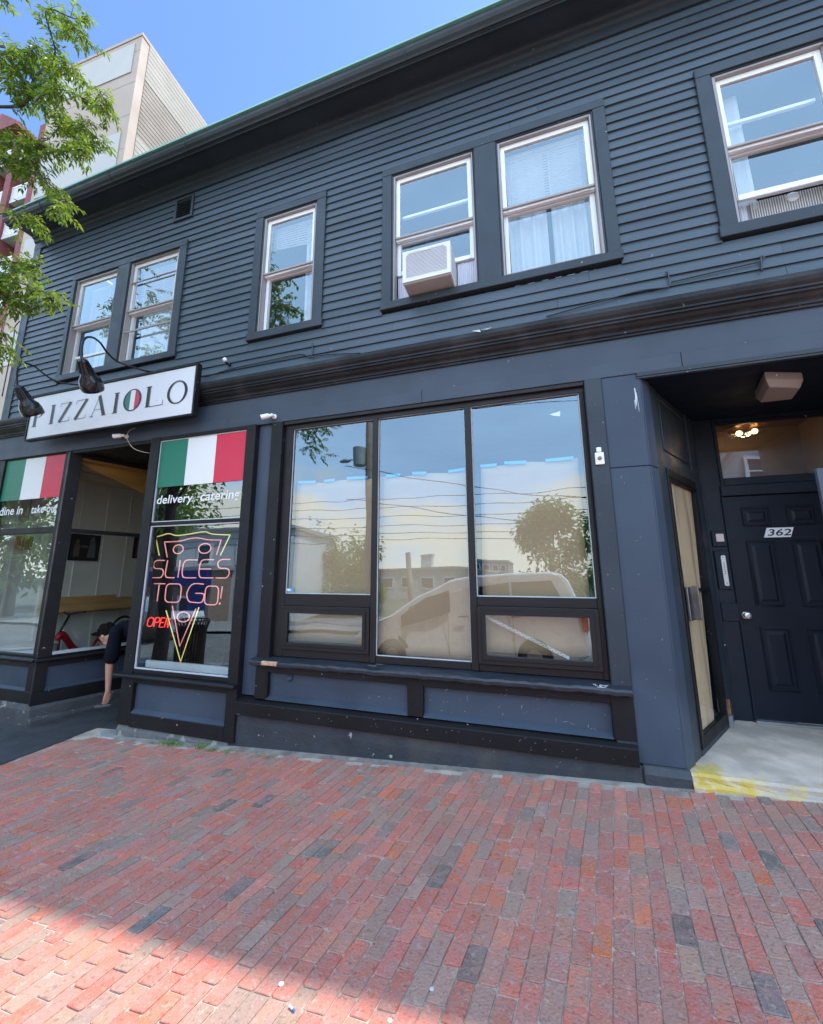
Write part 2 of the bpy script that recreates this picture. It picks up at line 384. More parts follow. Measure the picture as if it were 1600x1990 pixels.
# sill, worn
mb=MB(); x=-2.64; prev=None; secs=[]
n=64
for i in range(n+1):
    x=-2.64+(3.21)*i/n; j=rnd(-.006,.006); q=rnd(-.005,.005)
    secs.append([(x,.05,.665),(x,-.02+j*.3,.655+q*.3),(x,-.085+j,.640+q),(x,-.097+j,.625+q*.6),(x,-.093+j,.603+q),(x,-.080+j,.592+q),(x,-.02,.594),(x,.05,.594)])
vs=[p for s_ in secs for p in s_]; k=8; fs=[]
for i in range(n): fs+=[(i*k+j,i*k+(j+1)%k,(i+1)*k+(j+1)%k,(i+1)*k+j) for j in range(k)]
fs+=[tuple(range(k-1,-1,-1)),tuple(range(n*k,n*k+k))]
mb.add(vs,fs); mb.build('window_sill', mat('worn_sill_paint',(.022,.026,.034),.42,var=.3,vs=6,bump=.8,bs=30,chips=.70,chipcol=(.16,.17,.19),cs=16,stretch=(.35,1,1)), B)
mb=MB(); mb.box(-2.50,-2.33,-.101,-.07,.604,.641); mb.build('bare_wood_patch', mat('bare_wood',(.50,.32,.20),.8,var=.4,vs=20,bump=.8,bs=60), B, bevel=.006)
# kick panels
mb=MB(); mb.box(-2.604,-2.485,-.03,.06,.291,.592); mb.box(-1.092,-.96,-.03,.06,.291,.592); mb.box(.438,.5805,-.03,.06,.2905,.592)
mb.box(-2.485,-1.092,-.030,.06,.530,.592); mb.box(-.96,.438,-.030,.06,.526,.592)
mb.build('kick_stile', BLACK, B, bevel=.004)
for a,b in ((-2.485,-1.092),(-.96,.438)):
    mb=MB(); mb.box(a,b,.022,.05,.285,.53)
    mb.prism([(-.024,.290),(-.024,.296),(.021,.322),(.021,.290)],a+.001,b-.001)
    if a<-2: mb.box(a,b,.018,.022,.43,.53)
    mb.build('kick_panel', BLUE, B)
mb=MB(); mb.lathe([(.028,0),(.030,.008),(.022,.02),(.016,.03)],(-2.25,.016,.485),(0,-1,0),12); mb.box(-2.29,-2.21,.008,.017,.505,.52)
mb.build('drain_fitting', BLUE, B, bevel=.003)

# ---- big display window
mb=MB()
x0,x1=-2.470,.452
mb.box(x0,x1,.03,.08,2.945,3.021); mb.box(x0,x1,-.004,.03,2.985,3.0215)     # head
mb.box(x0,-2.372,.030,.085,.667,2.945); mb.box(.412,x1,.030,.085,.667,2.945)
mb.box(-1.462,-1.408,.024,.085,.667,2.945); mb.box(-.560,-.502,.024,.085,.667,2.945)
mb.box(-2.372,-1.462,.034,.085,1.135,1.248); mb.box(-.502,.412,.034,.085,1.175,1.252)
mb.box(-2.372,-1.462,.034,.085,.667,.738); mb.box(-1.408,-.560,.034,.085,.667,.727); mb.box(-.502,.412,.034,.085,.667,.725)
DW=mb.build('display_window', BROWNM, B, bevel=.004)
for a,b,c in ((-2.372,-1.462,1.248),(-1.408,-.560,.727),(-.502,.412,1.252)):
    mb=MB(); mb.pane(a,b,.062,c,2.945); mb.build('glass_pane', GLASS, DW)
SEAL=mat('window_seal',(.55,.56,.58),.5)
mb=MB()
for a,b,c in ((-2.372,-1.462,1.248),(-1.408,-.560,.727),(-.502,.412,1.252)): mb.ring(a,b,c,2.945,.007,.050,.060)
mb.build('glazing_seal', SEAL, DW)
for a,b,c,d,dy in ((-2.370,-1.464,.740,1.133,0),(-.500,.410,.730,1.173,-.012)):
    mb=MB(); mb.ring(a,b,c,d,.034,.010+dy,.034); mb.ring(a+.034,b-.034,c+.034,d-.034,.030,.0+dy,.032)
    for i in range(5): mb.lathe([(.004,0),(.003,.003)],(a+.1+i*(b-a-.2)/4,.010+dy,d-.012),(0,-1,0),6)
    mb.build('awning_sash', BROWNM, DW, bevel=.003)
    mb=MB(); mb.pane(a+.06,b-.06,.020+dy,c+.06,d-.06); mb.build('awning_pane', GLASS, DW)

# ---- right entrance recess
F1=frame_at(.872,.0,30.5)
M_=MB(); M_.M=F1
M_.box(.13,.345,-.0,.06,.12,2.994); M_.box(1.17,1.42,0,.06,.12,2.994); 
M_.box(.345,1.17,-.002,.06,2.30,2.42); M_.box(.345,1.17,.012,.05,2.42,2.994)
M_.ring(.40,1.13,2.47,2.94,.02,.004,.014)
M_.box(.345,1.17,-.004,.07,.12,.175)
M_.build('recess_side_wall', TRIM, B, bevel=.004)
D2=MB(); D2.M=F1; D2.ring(.347,1.168,.178,2.298,.05,-.012,.05,wt=.10,wb=.09); D2.box(.347,1.168,-.02,-.012,2.22,2.235)
gd=D2.build('glass_side_door', BLACK, B, bevel=.004)
q=MB(); q.M=F1; q.pane(.397,1.118,.012,.268,2.198); q.build('door_pane', DGLASS, gd)
q=MB(); q.M=F1; q.box(.375,.56,-.035,-.018,1.08,1.335); q.box(.555,.575,-.062,-.02,1.075,1.34); q.build('pull_handle', mat('chrome_and_black',(.25,.25,.26),.2,.9), gd, bevel=.003)
q=MB(); q.M=F1; q.box(.397,1.118,-.012,.008,1.29,1.318); q.build('push_bar', GREY_D, gd)
q=MB(); q.M=F1; q.box(1.16,1.20,-.02,-.012,.24,.37); q.tube([(1.18,-.024,.24),(1.18,-.024,.37)],.01,8); q.build('hinge', mat('rusty_steel',(.24,.12,.07),.7,var=.5,vs=30), gd)
q=MB(); q.M=F1; q.box(1.175,1.235,-.03,-.005,.13,.235); q.build('foot_bracket', mat('galvanised',(.42,.43,.45),.45,.6), gd, bevel=.003)
PLY=mat('plywood',(.66,.47,.29),.7,var=.14,vs=2,bump=.1,bs=40,stretch=(3,3,.35),col2=(.42,.30,.19),c2s=3)
q=MB(); q.M=F1; q.prismy([(.36,.26),(.86,.26),(1.10,2.21),(.36,2.21)],.020,.030); ply=q.build('plywood_sheet', PLY, None, label='tall tan plywood sheet boarding the inside of the glass side door', cat='plywood')
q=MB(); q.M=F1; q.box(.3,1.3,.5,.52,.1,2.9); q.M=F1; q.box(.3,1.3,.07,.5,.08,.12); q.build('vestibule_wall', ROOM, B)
# back wall
YB=1.265
mb=MB(); Y=YB
mb.box(1.45,1.770,Y,Y+.1,.10,2.994)                # left jamb wall
mb.box(1.770,2.80,Y,Y+.1,2.965,2.994)
mb.box(1.770,1.800,Y-.006,Y+.08,2.20,2.965); mb.box(2.70,2.80,Y-.006,Y+.08,.10,2.965)
mb.box(1.800,2.70,Y-.008,Y+.06,2.295,2.37); mb.box(1.758,2.70,Y-.022,Y+.06,2.19,2.293)
mb.box(1.752,1.770,Y-.018,Y,.12,2.188); mb.box(1.58,1.62,Y-.012,Y,.12,2.99)
mb.box(1.800,2.70,Y+.03,Y+.06,2.93,2.965)
for a,b,c,d in ((1.628,1.744,1.70,1.85),(1.628,1.742,1.293,1.655)): mb.box(a,b,Y-.02,Y,c,d)
mb.box(1.622,1.757,Y-.014,Y,1.0,1.168)
mb.build('doorway_wall', mat('doorway_paint',(.011,.016,.026),.5,spec=.25,var=.15,bump=.15,bs=40,chips=.74,chipcol=(.4,.4,.4),cs=26), B, bevel=.004)
mb=MB(); mb.box(2.8,XR-.16,.10,.2,.05,2.994); mb.box(2.72,2.80,-.002,1.3,.05,2.994); mb.box(2.80,XR-.16,-.004,.10,.05,2.994)
mb.build('recess_right_wall', BLUE, B)
mb=MB(); mb.box(2.245,2.30,.72,.76,.137,2.30); mb.box(2.30,2.9,.72,.76,2.24,2.30)
mb.build('storm_door_jamb', mat('grey_jamb_paint',(.12,.15,.20),.45), B, bevel=.004)
# transom
mb=MB(); mb.pane(1.801,2.70,Y+.03,2.371,2.929); tr=mb.build('transom_window', SGLASS, B)
mb=MB(); mb.box(1.3,3.0,Y+.95,Y+1.0,2.0,3.3); mb.box(1.3,3.0,Y+.19,Y+.95,3.14,3.18); mb.box(1.3,3.0,Y+.11,Y+.95,2.1,2.14); mb.box(1.3,1.34,Y+.11,Y+.95,2.14,3.14); mb.box(2.96,3.0,Y+.11,Y+.95,2.14,3.14)
mb.build('hallway_wall', mat('hallway_plaster',(.17,.12,.09),.8), B)
# door
mb=MB(); X0,X1,Z0,Z1=1.772,2.69,.160,2.185
mb.box(X0,X1,Y+.012,Y+.05,Z0,Z1)
def rp(a,b,c,d):
    mb.ring(a,b,c,d,.022,Y+.004,Y+.012); mb.ring(a+.006,b-.006,c+.006,d-.006,.009,Y-.002,Y+.004)
    e=.040; A=[(a+e,Y+.0115,c+e),(b-e,Y+.0115,c+e),(b-e,Y+.0115,d-e),(a+e,Y+.0115,d-e)]; f=e+.022
    Bq=[(a+f,Y+.003,c+f),(b-f,Y+.003,c+f),(b-f,Y+.003,d-f),(a+f,Y+.003,d-f)]
    mb.add(A+Bq,[(4,5,6,7),(0,1,5,4),(1,2,6,5),(2,3,7,6),(3,0,4,7)])
for a,b in ((1.905,2.133),(2.255,2.483)):
    rp(a,b,1.888,2.072); rp(a,b,1.145,1.752); rp(a,b,.412,.958)
door=mb.build('entrance_door', mat('door_paint',(.007,.011,.020),.45,spec=.25,var=.12,bump=.1,bs=60), B, bevel=.002)
mb=MB(); mb.lathe([(.036,0),(.036,.006),(.03,.012),(.012,.014),(.012,.03),(.026,.036),(.030,.05),(.027,.06),(.012,.064)],(1.812,Y+.012,1.058),(0,-1,0),20)
mb.build('door_knob', mat('satin_nickel',(.62,.60,.58),.25,.9), door, smooth=False)
mb=MB(); mb.prismy([(2.050,1.776),(2.252,1.776),(2.286,1.866),(2.082,1.866)],Y-.004,Y+.011)
pl=mb.build('number_plate', mat('reflective_white',(.82,.83,.84),.35,var=.03), door)
mb=MB(); put_text(mb,'362',2.078,2.262,1.790,1.853,Y-.0055,shear=.22,bold=.012); mb.build('numerals', mat('black_ink',(.01,.01,.01),.4), door)
mb=MB(); mb.box(X0-.02,X1,Y-.05,Y+.02,.137,.158); mb.build('threshold', mat('aluminium_sill',(.40,.41,.43),.4,.7), door, bevel=.004)
# intercom & bell strip
mb=MB(); mb.box(1.657,1.722,Y-.032,Y-.020,1.743,1.820); mb.build('bell_plate', mat('beige_plastic',(.60,.52,.47),.5), B, bevel=.004)
mb=MB(); mb.prismy([(1.672,1.330),(1.700,1.322),(1.712,1.330),(1.712,1.608),(1.700,1.616),(1.680,1.612),(1.672,1.600)],Y-.027,Y-.020)
im=mb.build('intercom_panel', mat('brushed_steel',(.60,.60,.61),.3,.8), B, bevel=.002)
for zz in (1.345,1.36,1.44,1.46,1.48,1.50,1.52,1.54,1.595):
    mb=MB(); mb.lathe([(.0045,0),(.004,.003)],(1.692,Y-.027,zz),(0,-1,0),8); mb.build('call_button', GREY_D, im)
# step
STEP=mat('step_concrete',(.60,.50,.41),.85,var=.22,vs=4,bump=.5,bs=45,col2=(.46,.39,.32),c2s=3)
def yellow(m):
    nt=m.node_tree; N=nt.nodes; L=nt.links; b=N['Principled BSDF']; src=b.inputs['Base Color'].links[0].from_socket
    g=N.new('ShaderNodeNewGeometry'); s=N.new('ShaderNodeSeparateXYZ'); L.new(g.outputs['Position'],s.inputs[0])
    nz=N.new('ShaderNodeTexNoise'); nz.inputs['Scale'].default_value=7; nz.inputs['Detail'].default_value=6; L.new(g.outputs['Position'],nz.inputs['Vector'])
    def mt(op,a,b_):
        n=N.new('ShaderNodeMath'); n.operation=op
        for i,q in enumerate((a,b_)):
            if isinstance(q,(int,float)): n.inputs[i].default_value=q
            else: L.new(q,n.inputs[i])
        return n.outputs[0]
    # paint lies along the front lip and thickens at the left corner
    dx=mt('SUBTRACT',s.outputs['X'],.88); reach=mt('MAXIMUM',mt('SUBTRACT',.36,mt('MULTIPLY',dx,1.05)),.012)
    t=mt('SUBTRACT',mt('ADD',reach,mt('MULTIPLY',mt('SUBTRACT',nz.outputs['Fac'],.5),.55)),s.outputs['Y'])
    mk=N.new('ShaderNodeMapRange'); mk.inputs[1].default_value=-.02; mk.inputs[2].default_value=.12; L.new(t,mk.inputs[0])
    n2=N.new('ShaderNodeTexNoise'); n2.inputs['Scale'].default_value=11; n2.inputs['Detail'].default_value=5; L.new(g.outputs['Position'],n2.inputs['Vector'])
    m2=N.new('ShaderNodeMapRange'); m2.inputs[1].default_value=.36; m2.inputs[2].default_value=.50; L.new(n2.outputs['Fac'],m2.inputs[0])
    f=mt('MULTIPLY',mk.outputs[0],m2.outputs[0])
    mx=N.new('ShaderNodeMix'); mx.data_type='RGBA'; L.new(f,mx.inputs['Factor']); L.new(src,mx.inputs['A']); mx.inputs['B'].default_value=(.58,.42,.09,1); L.new(mx.outputs['Result'],b.inputs['Base Color'])
yellow(STEP)
mb=MB(); n=40; secs=[]
for i in range(n+1):
    x=.884+2.6*i/n; j=rnd(-.012,.012); j2=rnd(-.018,.018)
    secs.append([(x,1.30,.137),(x,.06,.137),(x,.006+j*.4,.133),(x,-.012+j*.6,.118),(x,-.010+j,.092+j2*.2),(x,-.030+j2,.085),(x,-.045+j2,.066),(x,-.04+j2,-.2),(x,1.30,-.2)])
k=9; vs=[p for s_ in secs for p in s_]; fs=[]
for i in range(n): fs+=[(i*k+j,i*k+(j+1)%k,(i+1)*k+(j+1)%k,(i+1)*k+j) for j in range(k)]
fs+=[tuple(range(k-1,-1,-1)),tuple(range(n*k,n*k+k))]
mb.add(vs,fs); mb.build('doorstep', STEP, B)

# ---- flag bay (right pizza window)
def M_box(mb,*a): mb.box(*a)
yb=-.055
mb=MB()
mb.box(-4.27,-4.135,yb,.06,.40,3.019); mb.box(-2.905,-2.785,yb,.06,-.11,3.019)
mb.box(-4.135,-2.905,yb+.006,.05,2.975,3.019); mb.box(-4.135,-2.905,yb+.01,.05,1.970,2.010); mb.box(-4.135,-2.905,yb+.008,.05,.408,.452)
bay=mb.build('bay_window', BLACK, B, bevel=.005)
mb=MB(); mb.pane(-4.135,-2.905,-.02,2.010,2.975); mb.build('upper_pane', SGLASS, bay)
mb=MB(); mb.pane(-4.135,-2.905,-.02,.452,1.970); mb.build('lower_pane', SGLASS, bay)
mb=MB(); mb.ring(-4.135,-2.905,2.010,2.975,.010,-.034,-.022); mb.ring(-4.135,-2.905,.452,1.970,.012,-.036,-.022)
mb.build('glazing_seal', SEAL, bay)
mb=MB(); mb.prism([(-.115,.372),(-.122,.392),(-.11,.407),(.0,.4075),(.0,.372)],-4.33,-2.775); mb.build('bay_sill', BLACK, B, bevel=.005)
mb=MB(); mb.box(-4.27,-4.10,yb,.04,-.098,.371); mb.box(-4.10,-2.9055,yb,.04,.315,.371); mb.box(-4.10,-2.9055,yb,.04,-.108,.022)
mb.build('bay_kick_frame', BLACK, B, bevel=.004)
mb=MB(); mb.box(-4.10,-2.9055,-.01,.03,.022,.315); mb.prism([(-.050,.0225),(-.050,.028),(-.0105,.058),(-.0105,.0225)],-4.099,-2.907)
mb.build('bay_kick_panel', BLUE, B)
mb=MB(); mb.prism([(-.04,-.5),(-.045,-.15),(-.03,-.100),(.1,-.100),(.1,-.5)],-4.28,-2.862); mb.build('bay_plinth', mat('flaking_plinth',(.12,.12,.12),.8,var=.3,vs=5,bump=.7,bs=30,col2=(.30,.28,.25),c2s=9,c2t=(.57,.63)), B, bevel=.01)
# return wall of the bay into the doorway
mb=MB(); mb.box(-4.268,-4.20,.061,1.65,-.45,3.019); mb.build('bay_return_wall', BLACK, B)
# left bay
mb=MB(); yl=-.0
mb.box(-7.30,-7.06,yl,.08,.45,3.019); mb.box(-5.825,-5.72,yl,.08,.45,3.019)
mb.box(-7.06,-5.825,yl+.006,.06,3.005,3.019); mb.box(-7.06,-5.825,yl+.008,.06,1.955,2.035); mb.box(-7.06,-5.825,yl+.006,.06,.45,.478)
lb=mb.build('front_window', BLACK, B, bevel=.005)
mb=MB(); mb.pane(-7.06,-5.825,.03,2.035,3.005); mb.build('upper_pane', SGLASS, lb)
mb=MB(); mb.pane(-7.06,-5.825,.03,.478,1.955); mb.build('lower_pane', SGLASS, lb)
S1=frame_at(-5.70,0,17)
mb=MB(); mb.M=S1
mb.box(-.02,.115,-.004,.07,.45,3.018); mb.box(1.65,1.75,0,.07,-.3,3.018); mb.box(.115,1.65,.004,.06,2.965,3.018); mb.box(.115,1.65,.004,.06,1.96,2.010)
mb.box(.115,1.65,.002,.06,.45,.474)
sb=mb.build('splayed_window', BLACK, B, bevel=.004)
mb=MB(); mb.M=S1; mb.pane(.115,1.65,.03,2.010,2.965); mb.build('upper_pane', SGLASS, sb)
mb=MB(); mb.M=S1; mb.pane(.115,1.65,.03,.474,1.960); mb.build('lower_pane', SGLASS, sb)
mb=MB(); mb.M=S1; mb.box(.115,1.65,-.006,.02,.474,.510); mb.build('lower_window_bead', mat('pale_bead',(.42,.44,.47),.5), sb)
mb=MB(); mb.prism([(-.05,.405),(-.058,.425),(-.045,.449),(.08,.449),(.08,.405)],-7.32,-5.72)
mb.M=S1; mb.prism([(-.05,.405),(-.058,.425),(-.045,.4485),(.06,.4485),(.06,.405)],-.04,1.65)
mb.build('corner_sill', BLACK, B, bevel=.004)
mb=MB(); mb.box(-5.86,-5.735,-.004,.06,.07,.404); mb.box(-7.30,-5.735,-.006,.06,-.06,.07); mb.box(-7.30,-5.86,-.003,.06,.34,.404)
mb.M=S1; mb.box(-.02,.095,-.004,.06,.07,.404); mb.box(.095,1.65,-.003,.06,.345,.404); mb.box(-.022,1.65,-.006,.06,-.075,.068)
mb.build('corner_kick_frame', BLACK, B, bevel=.004)
mb=MB(); mb.box(-7.30,-5.86,.03,.05,.07,.34); mb.prism([(.0,.071),(.0,.076),(.029,.10),(.029,.071)],-7.29,-5.862)
mb.M=S1; mb.box(.095,1.65,.03,.05,.068,.345); mb.prism([(.0,.069),(.0,.074),(.029,.10),(.029,.069)],.096,1.649)
mb.build('corner_kick_panel', BLUE, B)
mb=MB(); mb.prism([(-.02,-.8),(-.025,-.12),(-.005,-.061),(.09,-.061),(.09,-.8)],-7.32,-5.71)
mb.M=S1; mb.prism([(-.035,-.8),(-.035,-.11),(-.008,-.077),(.05,-.077),(.05,-.8)],-.03,1.65); mb.prism([(-.085,-.5),(-.085,-.215),(-.037,-.195),(-.037,-.5)],-.02,1.6)
mb.build('corner_plinth', mat('worn_plinth',(.060,.060,.062),.75,var=.3,vs=4,bump=.6,bs=30,col2=(.26,.24,.21),c2s=11,c2t=(.61,.66)), B, bevel=.01)
# recess back with dark door, recess ceiling
mb=MB(); mb.box(-5.3,-4.18,1.62,1.70,-.4,3.018); mb.ring(-5.15,-4.30,-.1,2.1,.09,1.58,1.62); mb.box(-5.72,-4.2,.061,1.62,3.0195,3.05)
mb.box(-5.70,-4.2,.0,.061,2.985,3.0185)
mb.build('recess_back_wall', BLACK, B)
# pizzeria room
PW=mat('pizzeria_wall',(.78,.78,.70),.7,var=.06)
mb=MB(); mb.box(XL+.13,XL+.16,.12,4.2,-.35,3.0); mb.box(XL+.13,-2.83,4.2,4.25,-.35,3.0)
y=.3
while y<4.1: mb.box(XL+.16,XL+.175,y,y+.03,-.35,3.0); y+=.42
x=-7.0
while x<-2.9: mb.box(x,x+.03,4.185,4.2,-.35,3.0); x+=.42
mb.box(-2.86,-2.83,.13,4.2,-.35,3.0)
mb.build('pizzeria_wall', PW, B)
mb=MB(); mb.box(XL+.13,-5.73,.09,4.24,2.97,3.0); mb.box(-4.19,-2.83,.09,4.24,2.97,3.0); mb.box(-5.73,-4.19,1.71,4.24,2.97,3.0)
mb.prismz([(-5.72,.10),(-5.72,1.7),(-5.25,1.7)],2.972,2.999); mb.box(-6.5,-6.42,.1,4.2,2.93,2.969)
mb.build('pizzeria_ceiling', mat('cream_ceiling',(.70,.60,.42),.75), B)
mb=MB(); mb.M=S1; mb.prismy([(.12,2.93),(1.6,2.42),(1.6,2.965),(.12,2.965)],.20,.23); mb.box(.12,1.6,.07,.20,2.94,2.966); mb.build('ceiling_soffit', mat('pine_board',(.60,.34,.09),.6,var=.25,vs=2,stretch=(1,1,6)), B)
mb=MB(); mb.box(XL+.13,-5.73,.13,4.2,-.35,-.30); mb.box(-5.72,-2.83,1.72,4.2,-.35,-.30); mb.box(-4.19,-2.87,.13,1.72,-.35,-.30)
mb.build('pizzeria_floor', mat('tile_floor',(.20,.17,.14),.4), B)
mb=MB(); mb.box(XL+.18,XL+.42,.75,4.0,.985,1.03); mb.box(XL+.18,XL+.22,.75,4.0,.82,.984); mb.box(XL+.176,XL+.2,.75,1.9,1.03,1.08)
mb.box(XL+.40,XL+.44,.75,4.0,.86,1.045)
mb.build('wall_counter', mat('oak_counter',(.62,.36,.13),.4,var=.25,vs=2,stretch=(6,.6,6)), B, bevel=.003)
for q_ in ((-4.10,-2.92,.05,.38,.405,.442),(-7.05,-5.9,.09,.40,.40,.44)):
    mb=MB(); mb.box(*q_); mb.build('inner_window_shelf', mat('white_shelf_paint',(.70,.74,.76),.4), B)
mb=MB(); mb.box(-4.09,-2.93,.055,.09,.443,.52); mb.build('window_shelf_upstand', mat('white_shelf_paint2',(.72,.76,.78),.4), B)

# scuffs, chips and drips of pale paint
SC=mat('pale_scuff',(.36,.37,.38),.7,var=.3,vs=30)
def scuffs(x0,x1,z0,z1,y,n,ln=.018,steep=1.0,m=SC):
    mb=MB()
    for _ in range(n):
        x,z=rnd(x0,x1),rnd(z0,z1); l=ln*random.expovariate(1.4); l=min(max(l,.001),ln*1.8); a=random.gauss(.9,.5)*steep; wd=rnd(.0005,.0012)+ .03*l*rnd(0,1)
        dx,dz=math.cos(a)*l,math.sin(a)*l; k=rnd(-.3,.3)*wd
        mb.add([(x-dx/2,y,z-dz/2),(x+wd+k,y,z-wd),(x+dx/2,y,z+dz/2),(x-wd,y,z+wd+k)],[(0,1,2,3)])
    mb.build('scuff_marks',m,B,raw=True,kind='stuff')
scuffs(-.94,.42,.31,.52,.0212,70,.026); scuffs(-2.46,-1.12,.31,.42,.0213,12); scuffs(.60,.85,.3,2.9,-.0068,26,.012)
scuffs(-2.8,.55,.15,.25,-.0668,60,.012); scuffs(.452,.58,.3,2.9,-.0268,26,.010); scuffs(-4.08,-2.92,.05,.31,-.0108,30,.01); scuffs(-2.90,-2.79,-.05,2.8,-.0558,30,.008)
scuffs(-2.4,.8,3.03,3.33,-.0166,16,.02); scuffs(-.4,1.2,4.0,4.05,-.024,8,.02); scuffs(-2.6,.86,-.05,.12,-.0275,26,.016)
mb=MB()
for q in ([(.835,2.90),(.842,2.90),(.846,2.82),(.838,2.74),(.832,2.78),(.836,2.84)],[(.845,2.86),(.848,2.86),(.853,2.72),(.851,2.69)],[(.826,2.80),(.829,2.80),(.832,2.73),(.829,2.72)]):
    mb.add([(x-.02,-.0072,z) for x,z in q],[tuple(range(len(q)))])
mb.build('paint_splash',mat('splash_white',(.6,.62,.65),.6),B,raw=True)
mb=MB()
def scr(P): mb.tube([(x,-.070-.25*(.652-z)*1.2,z-.0) for x,z in P],.0016,4)
scr([(.325,.656),(.345,.657),(.335,.649),(.352,.648)]); scr([(.365,.648),(.372,.655),(.385,.654),(.384,.647),(.366,.646)]); scr([(.393,.655),(.404,.645),(.425,.657),(.40,.654)]); scr([(.35,.641),(.41,.640)])
mb.build('graffiti_tag',mat('marker_white',(.75,.76,.78),.5),B,raw=True)

# ================================================================ THINGS ON AND IN THE BUILDING
INK=mat('sign_ink',(.012,.012,.014),.4); SIGNW=mat('sign_white',(.74,.73,.76),.35,var=.03,chips=.76,chipcol=(.3,.28,.26),cs=12)
SM=Matrix.Translation((0,-.08,.0302))@Matrix.Diagonal((.979,1,.979,1))
sg=thing('shop_sign','long white board sign reading PIZZAIOLO in black serif capitals above the pizzeria entrance','sign',(-5.03,-.16,3.215))
mb=MB(); mb.M=SM; mb.box(-6.455,-3.605,-.112,-.065,3.215,3.815); mb.ring(-6.475,-3.585,3.195,3.835,.022,-.128,-.06); mb.build('board',[BLACK],sg,bevel=.002)
mb=MB(); mb.M=SM; mb.box(-6.448,-3.612,-.1155,-.1125,3.222,3.808); mb.build('face',SIGNW,sg)
def stroke(mb,p,q,w,y=-.1185,mi=0,w2=None):
    p=Vector((p[0],p[1]));q=Vector((q[0],q[1]));d=(q-p).normalized();n=Vector((-d.y,d.x)); w2=w if w2 is None else w2
    a,b,c,e=p+n*w/2,q+n*w2/2,q-n*w2/2,p-n*w/2
    mb.quad((a.x,y,a.y),(b.x,y,b.y),(c.x,y,c.y),(e.x,y,e.y),mi)
def serif(mb,x,z,w=.055,y=-.1187): mb.pane(x-w/2,x+w/2,y,z-.006,z+.006)
def oval(mb,cx,cz,rx,rz,t1,t2,y=-.1186,n=36,mi=0):
    # contrast stroke: thick at the sides, thin at top and bottom
    vs=[];fs=[]
    for i in range(n):
        a=2*math.pi*i/n; c,s=math.cos(a),math.sin(a)
        vs+=[(cx+rx*c,y,cz+rz*s),(cx+(rx-t1)*c,y,cz+(rz-t2)*s)]
    for i in range(n): j=(i+1)%n; fs.append((2*i,2*j,2*j+1,2*i+1))
    mb.add(vs,fs,mi)
zb,zt=3.385,3.645; T=.050; t=.011
mb=MB(); mb.M=SM
def vbar(x,a=zb,b=zt,tw=T):
    mb.pane(x-tw/2,x+tw/2,-.1184,a,b); mb.pane(x+tw/2+.006,x+tw/2+.0095,-.1184,a+.006,b-.006)
# P
vbar(-6.335); serif(mb,-6.335,zb,.085); serif(mb,-6.345,zt,.06)
n=14; 
for k in range(n):
    a0=math.pi/2-math.pi*k/n; a1=math.pi/2-math.pi*(k+1)/n
    def pt(a,r=0): return (-6.30+(.125-r)*math.cos(a),3.575+(.070-r*.3)*math.sin(a))
    tk=.010+.034*abs(math.cos((a0+a1)/2)); tk0=.010+.034*abs(math.cos(a0)); tk1=.010+.034*abs(math.cos(a1))
    A,Bp,Cp,Dp=pt(a0),pt(a1),pt(a1,tk1),pt(a0,tk0)
    mb.quad((A[0],-.1184,A[1]),(Bp[0],-.1184,Bp[1]),(Cp[0],-.1184,Cp[1]),(Dp[0],-.1184,Dp[1]))
stroke(mb,(-6.335,zt-.003),(-6.30,zt-.003),t); stroke(mb,(-6.335,3.508),(-6.30,3.508),t)
vbar(-6.0); serif(mb,-6.0,zb,.085); serif(mb,-6.0,zt,.085)
for x0,x1 in ((-5.865,-5.645),(-5.565,-5.345)):
    stroke(mb,(x0+.01,zt-.003),(x1,zt-.003),.007); stroke(mb,(x0,zb+.003),(x1-.01,zb+.003),.007); stroke(mb,(x1-.02,zt),(x0+.02,zb),T,-.1188); stroke(mb,(x1+.004,zt-.008),(x0+.046,zb+.008),.0035,-.1189)
    mb.pane(x0+.008,x0+.014,-.1186,zt-.05,zt); mb.pane(x1-.016,x1-.010,-.1186,zb,zb+.05)
stroke(mb,(-5.245,zb),(-5.14,zt+.01),.008); stroke(mb,(-5.145,zt+.012),(-5.03,zb),T+.004,-.1188); stroke(mb,(-5.122,zt-.02),(-5.012,zb+.008),.0035,-.1189)
stroke(mb,(-5.215,3.47),(-5.07,3.47),.006,-.1183); serif(mb,-5.245,zb,.06); serif(mb,-5.03,zb,.075)
vbar(-4.84); serif(mb,-4.84,zb,.085); serif(mb,-4.84,zt,.085)
oval(mb,-4.565,3.515,.150,.144,.036,.013)
vbar(-4.31); serif(mb,-4.31,zt,.085); stroke(mb,(-4.345,zb+.003),(-4.07,zb+.003),.008); mb.pane(-4.076,-4.068,-.1186,zb,zb+.06)
oval(mb,-3.86,3.512,.154,.146,.042,.012); oval(mb,-3.848,3.512,.128,.130,.003,.003,-.1187)
mb.build('lettering',INK,sg,raw=True)
GRN=mat('flag_green',(.004,.17,.10),.4,var=.04); WHT=mat('flag_white',(.80,.79,.78),.45,var=.02); RED=mat('flag_red',(.62,.018,.06),.4,var=.04)
def seg_oval(mb,cx,cz,rx,rz,xa,xb,y,mi,n=10):
    xs=[xa+(xb-xa)*i/n for i in range(n+1)]
    for a,b in zip(xs,xs[1:]):
        ha=rz*math.sqrt(max(0,1-((a-cx)/rx)**2)); hb=rz*math.sqrt(max(0,1-((b-cx)/rx)**2))
        mb.quad((a,y,cz-ha),(b,y,cz-hb),(b,y,cz+hb),(a,y,cz+ha),mi)
mb=MB(); mb.M=SM
for i in range(3): seg_oval(mb,-4.565,3.515,.114,.128,-4.679+.076*i,-4.679+.076*(i+1),-.1180,i)
mb.build('flag_emblem',[GRN,WHT,RED],sg,raw=True)
LAMPB=mat('gloss_black_enamel',(.010,.010,.013),.18,spec=.6)
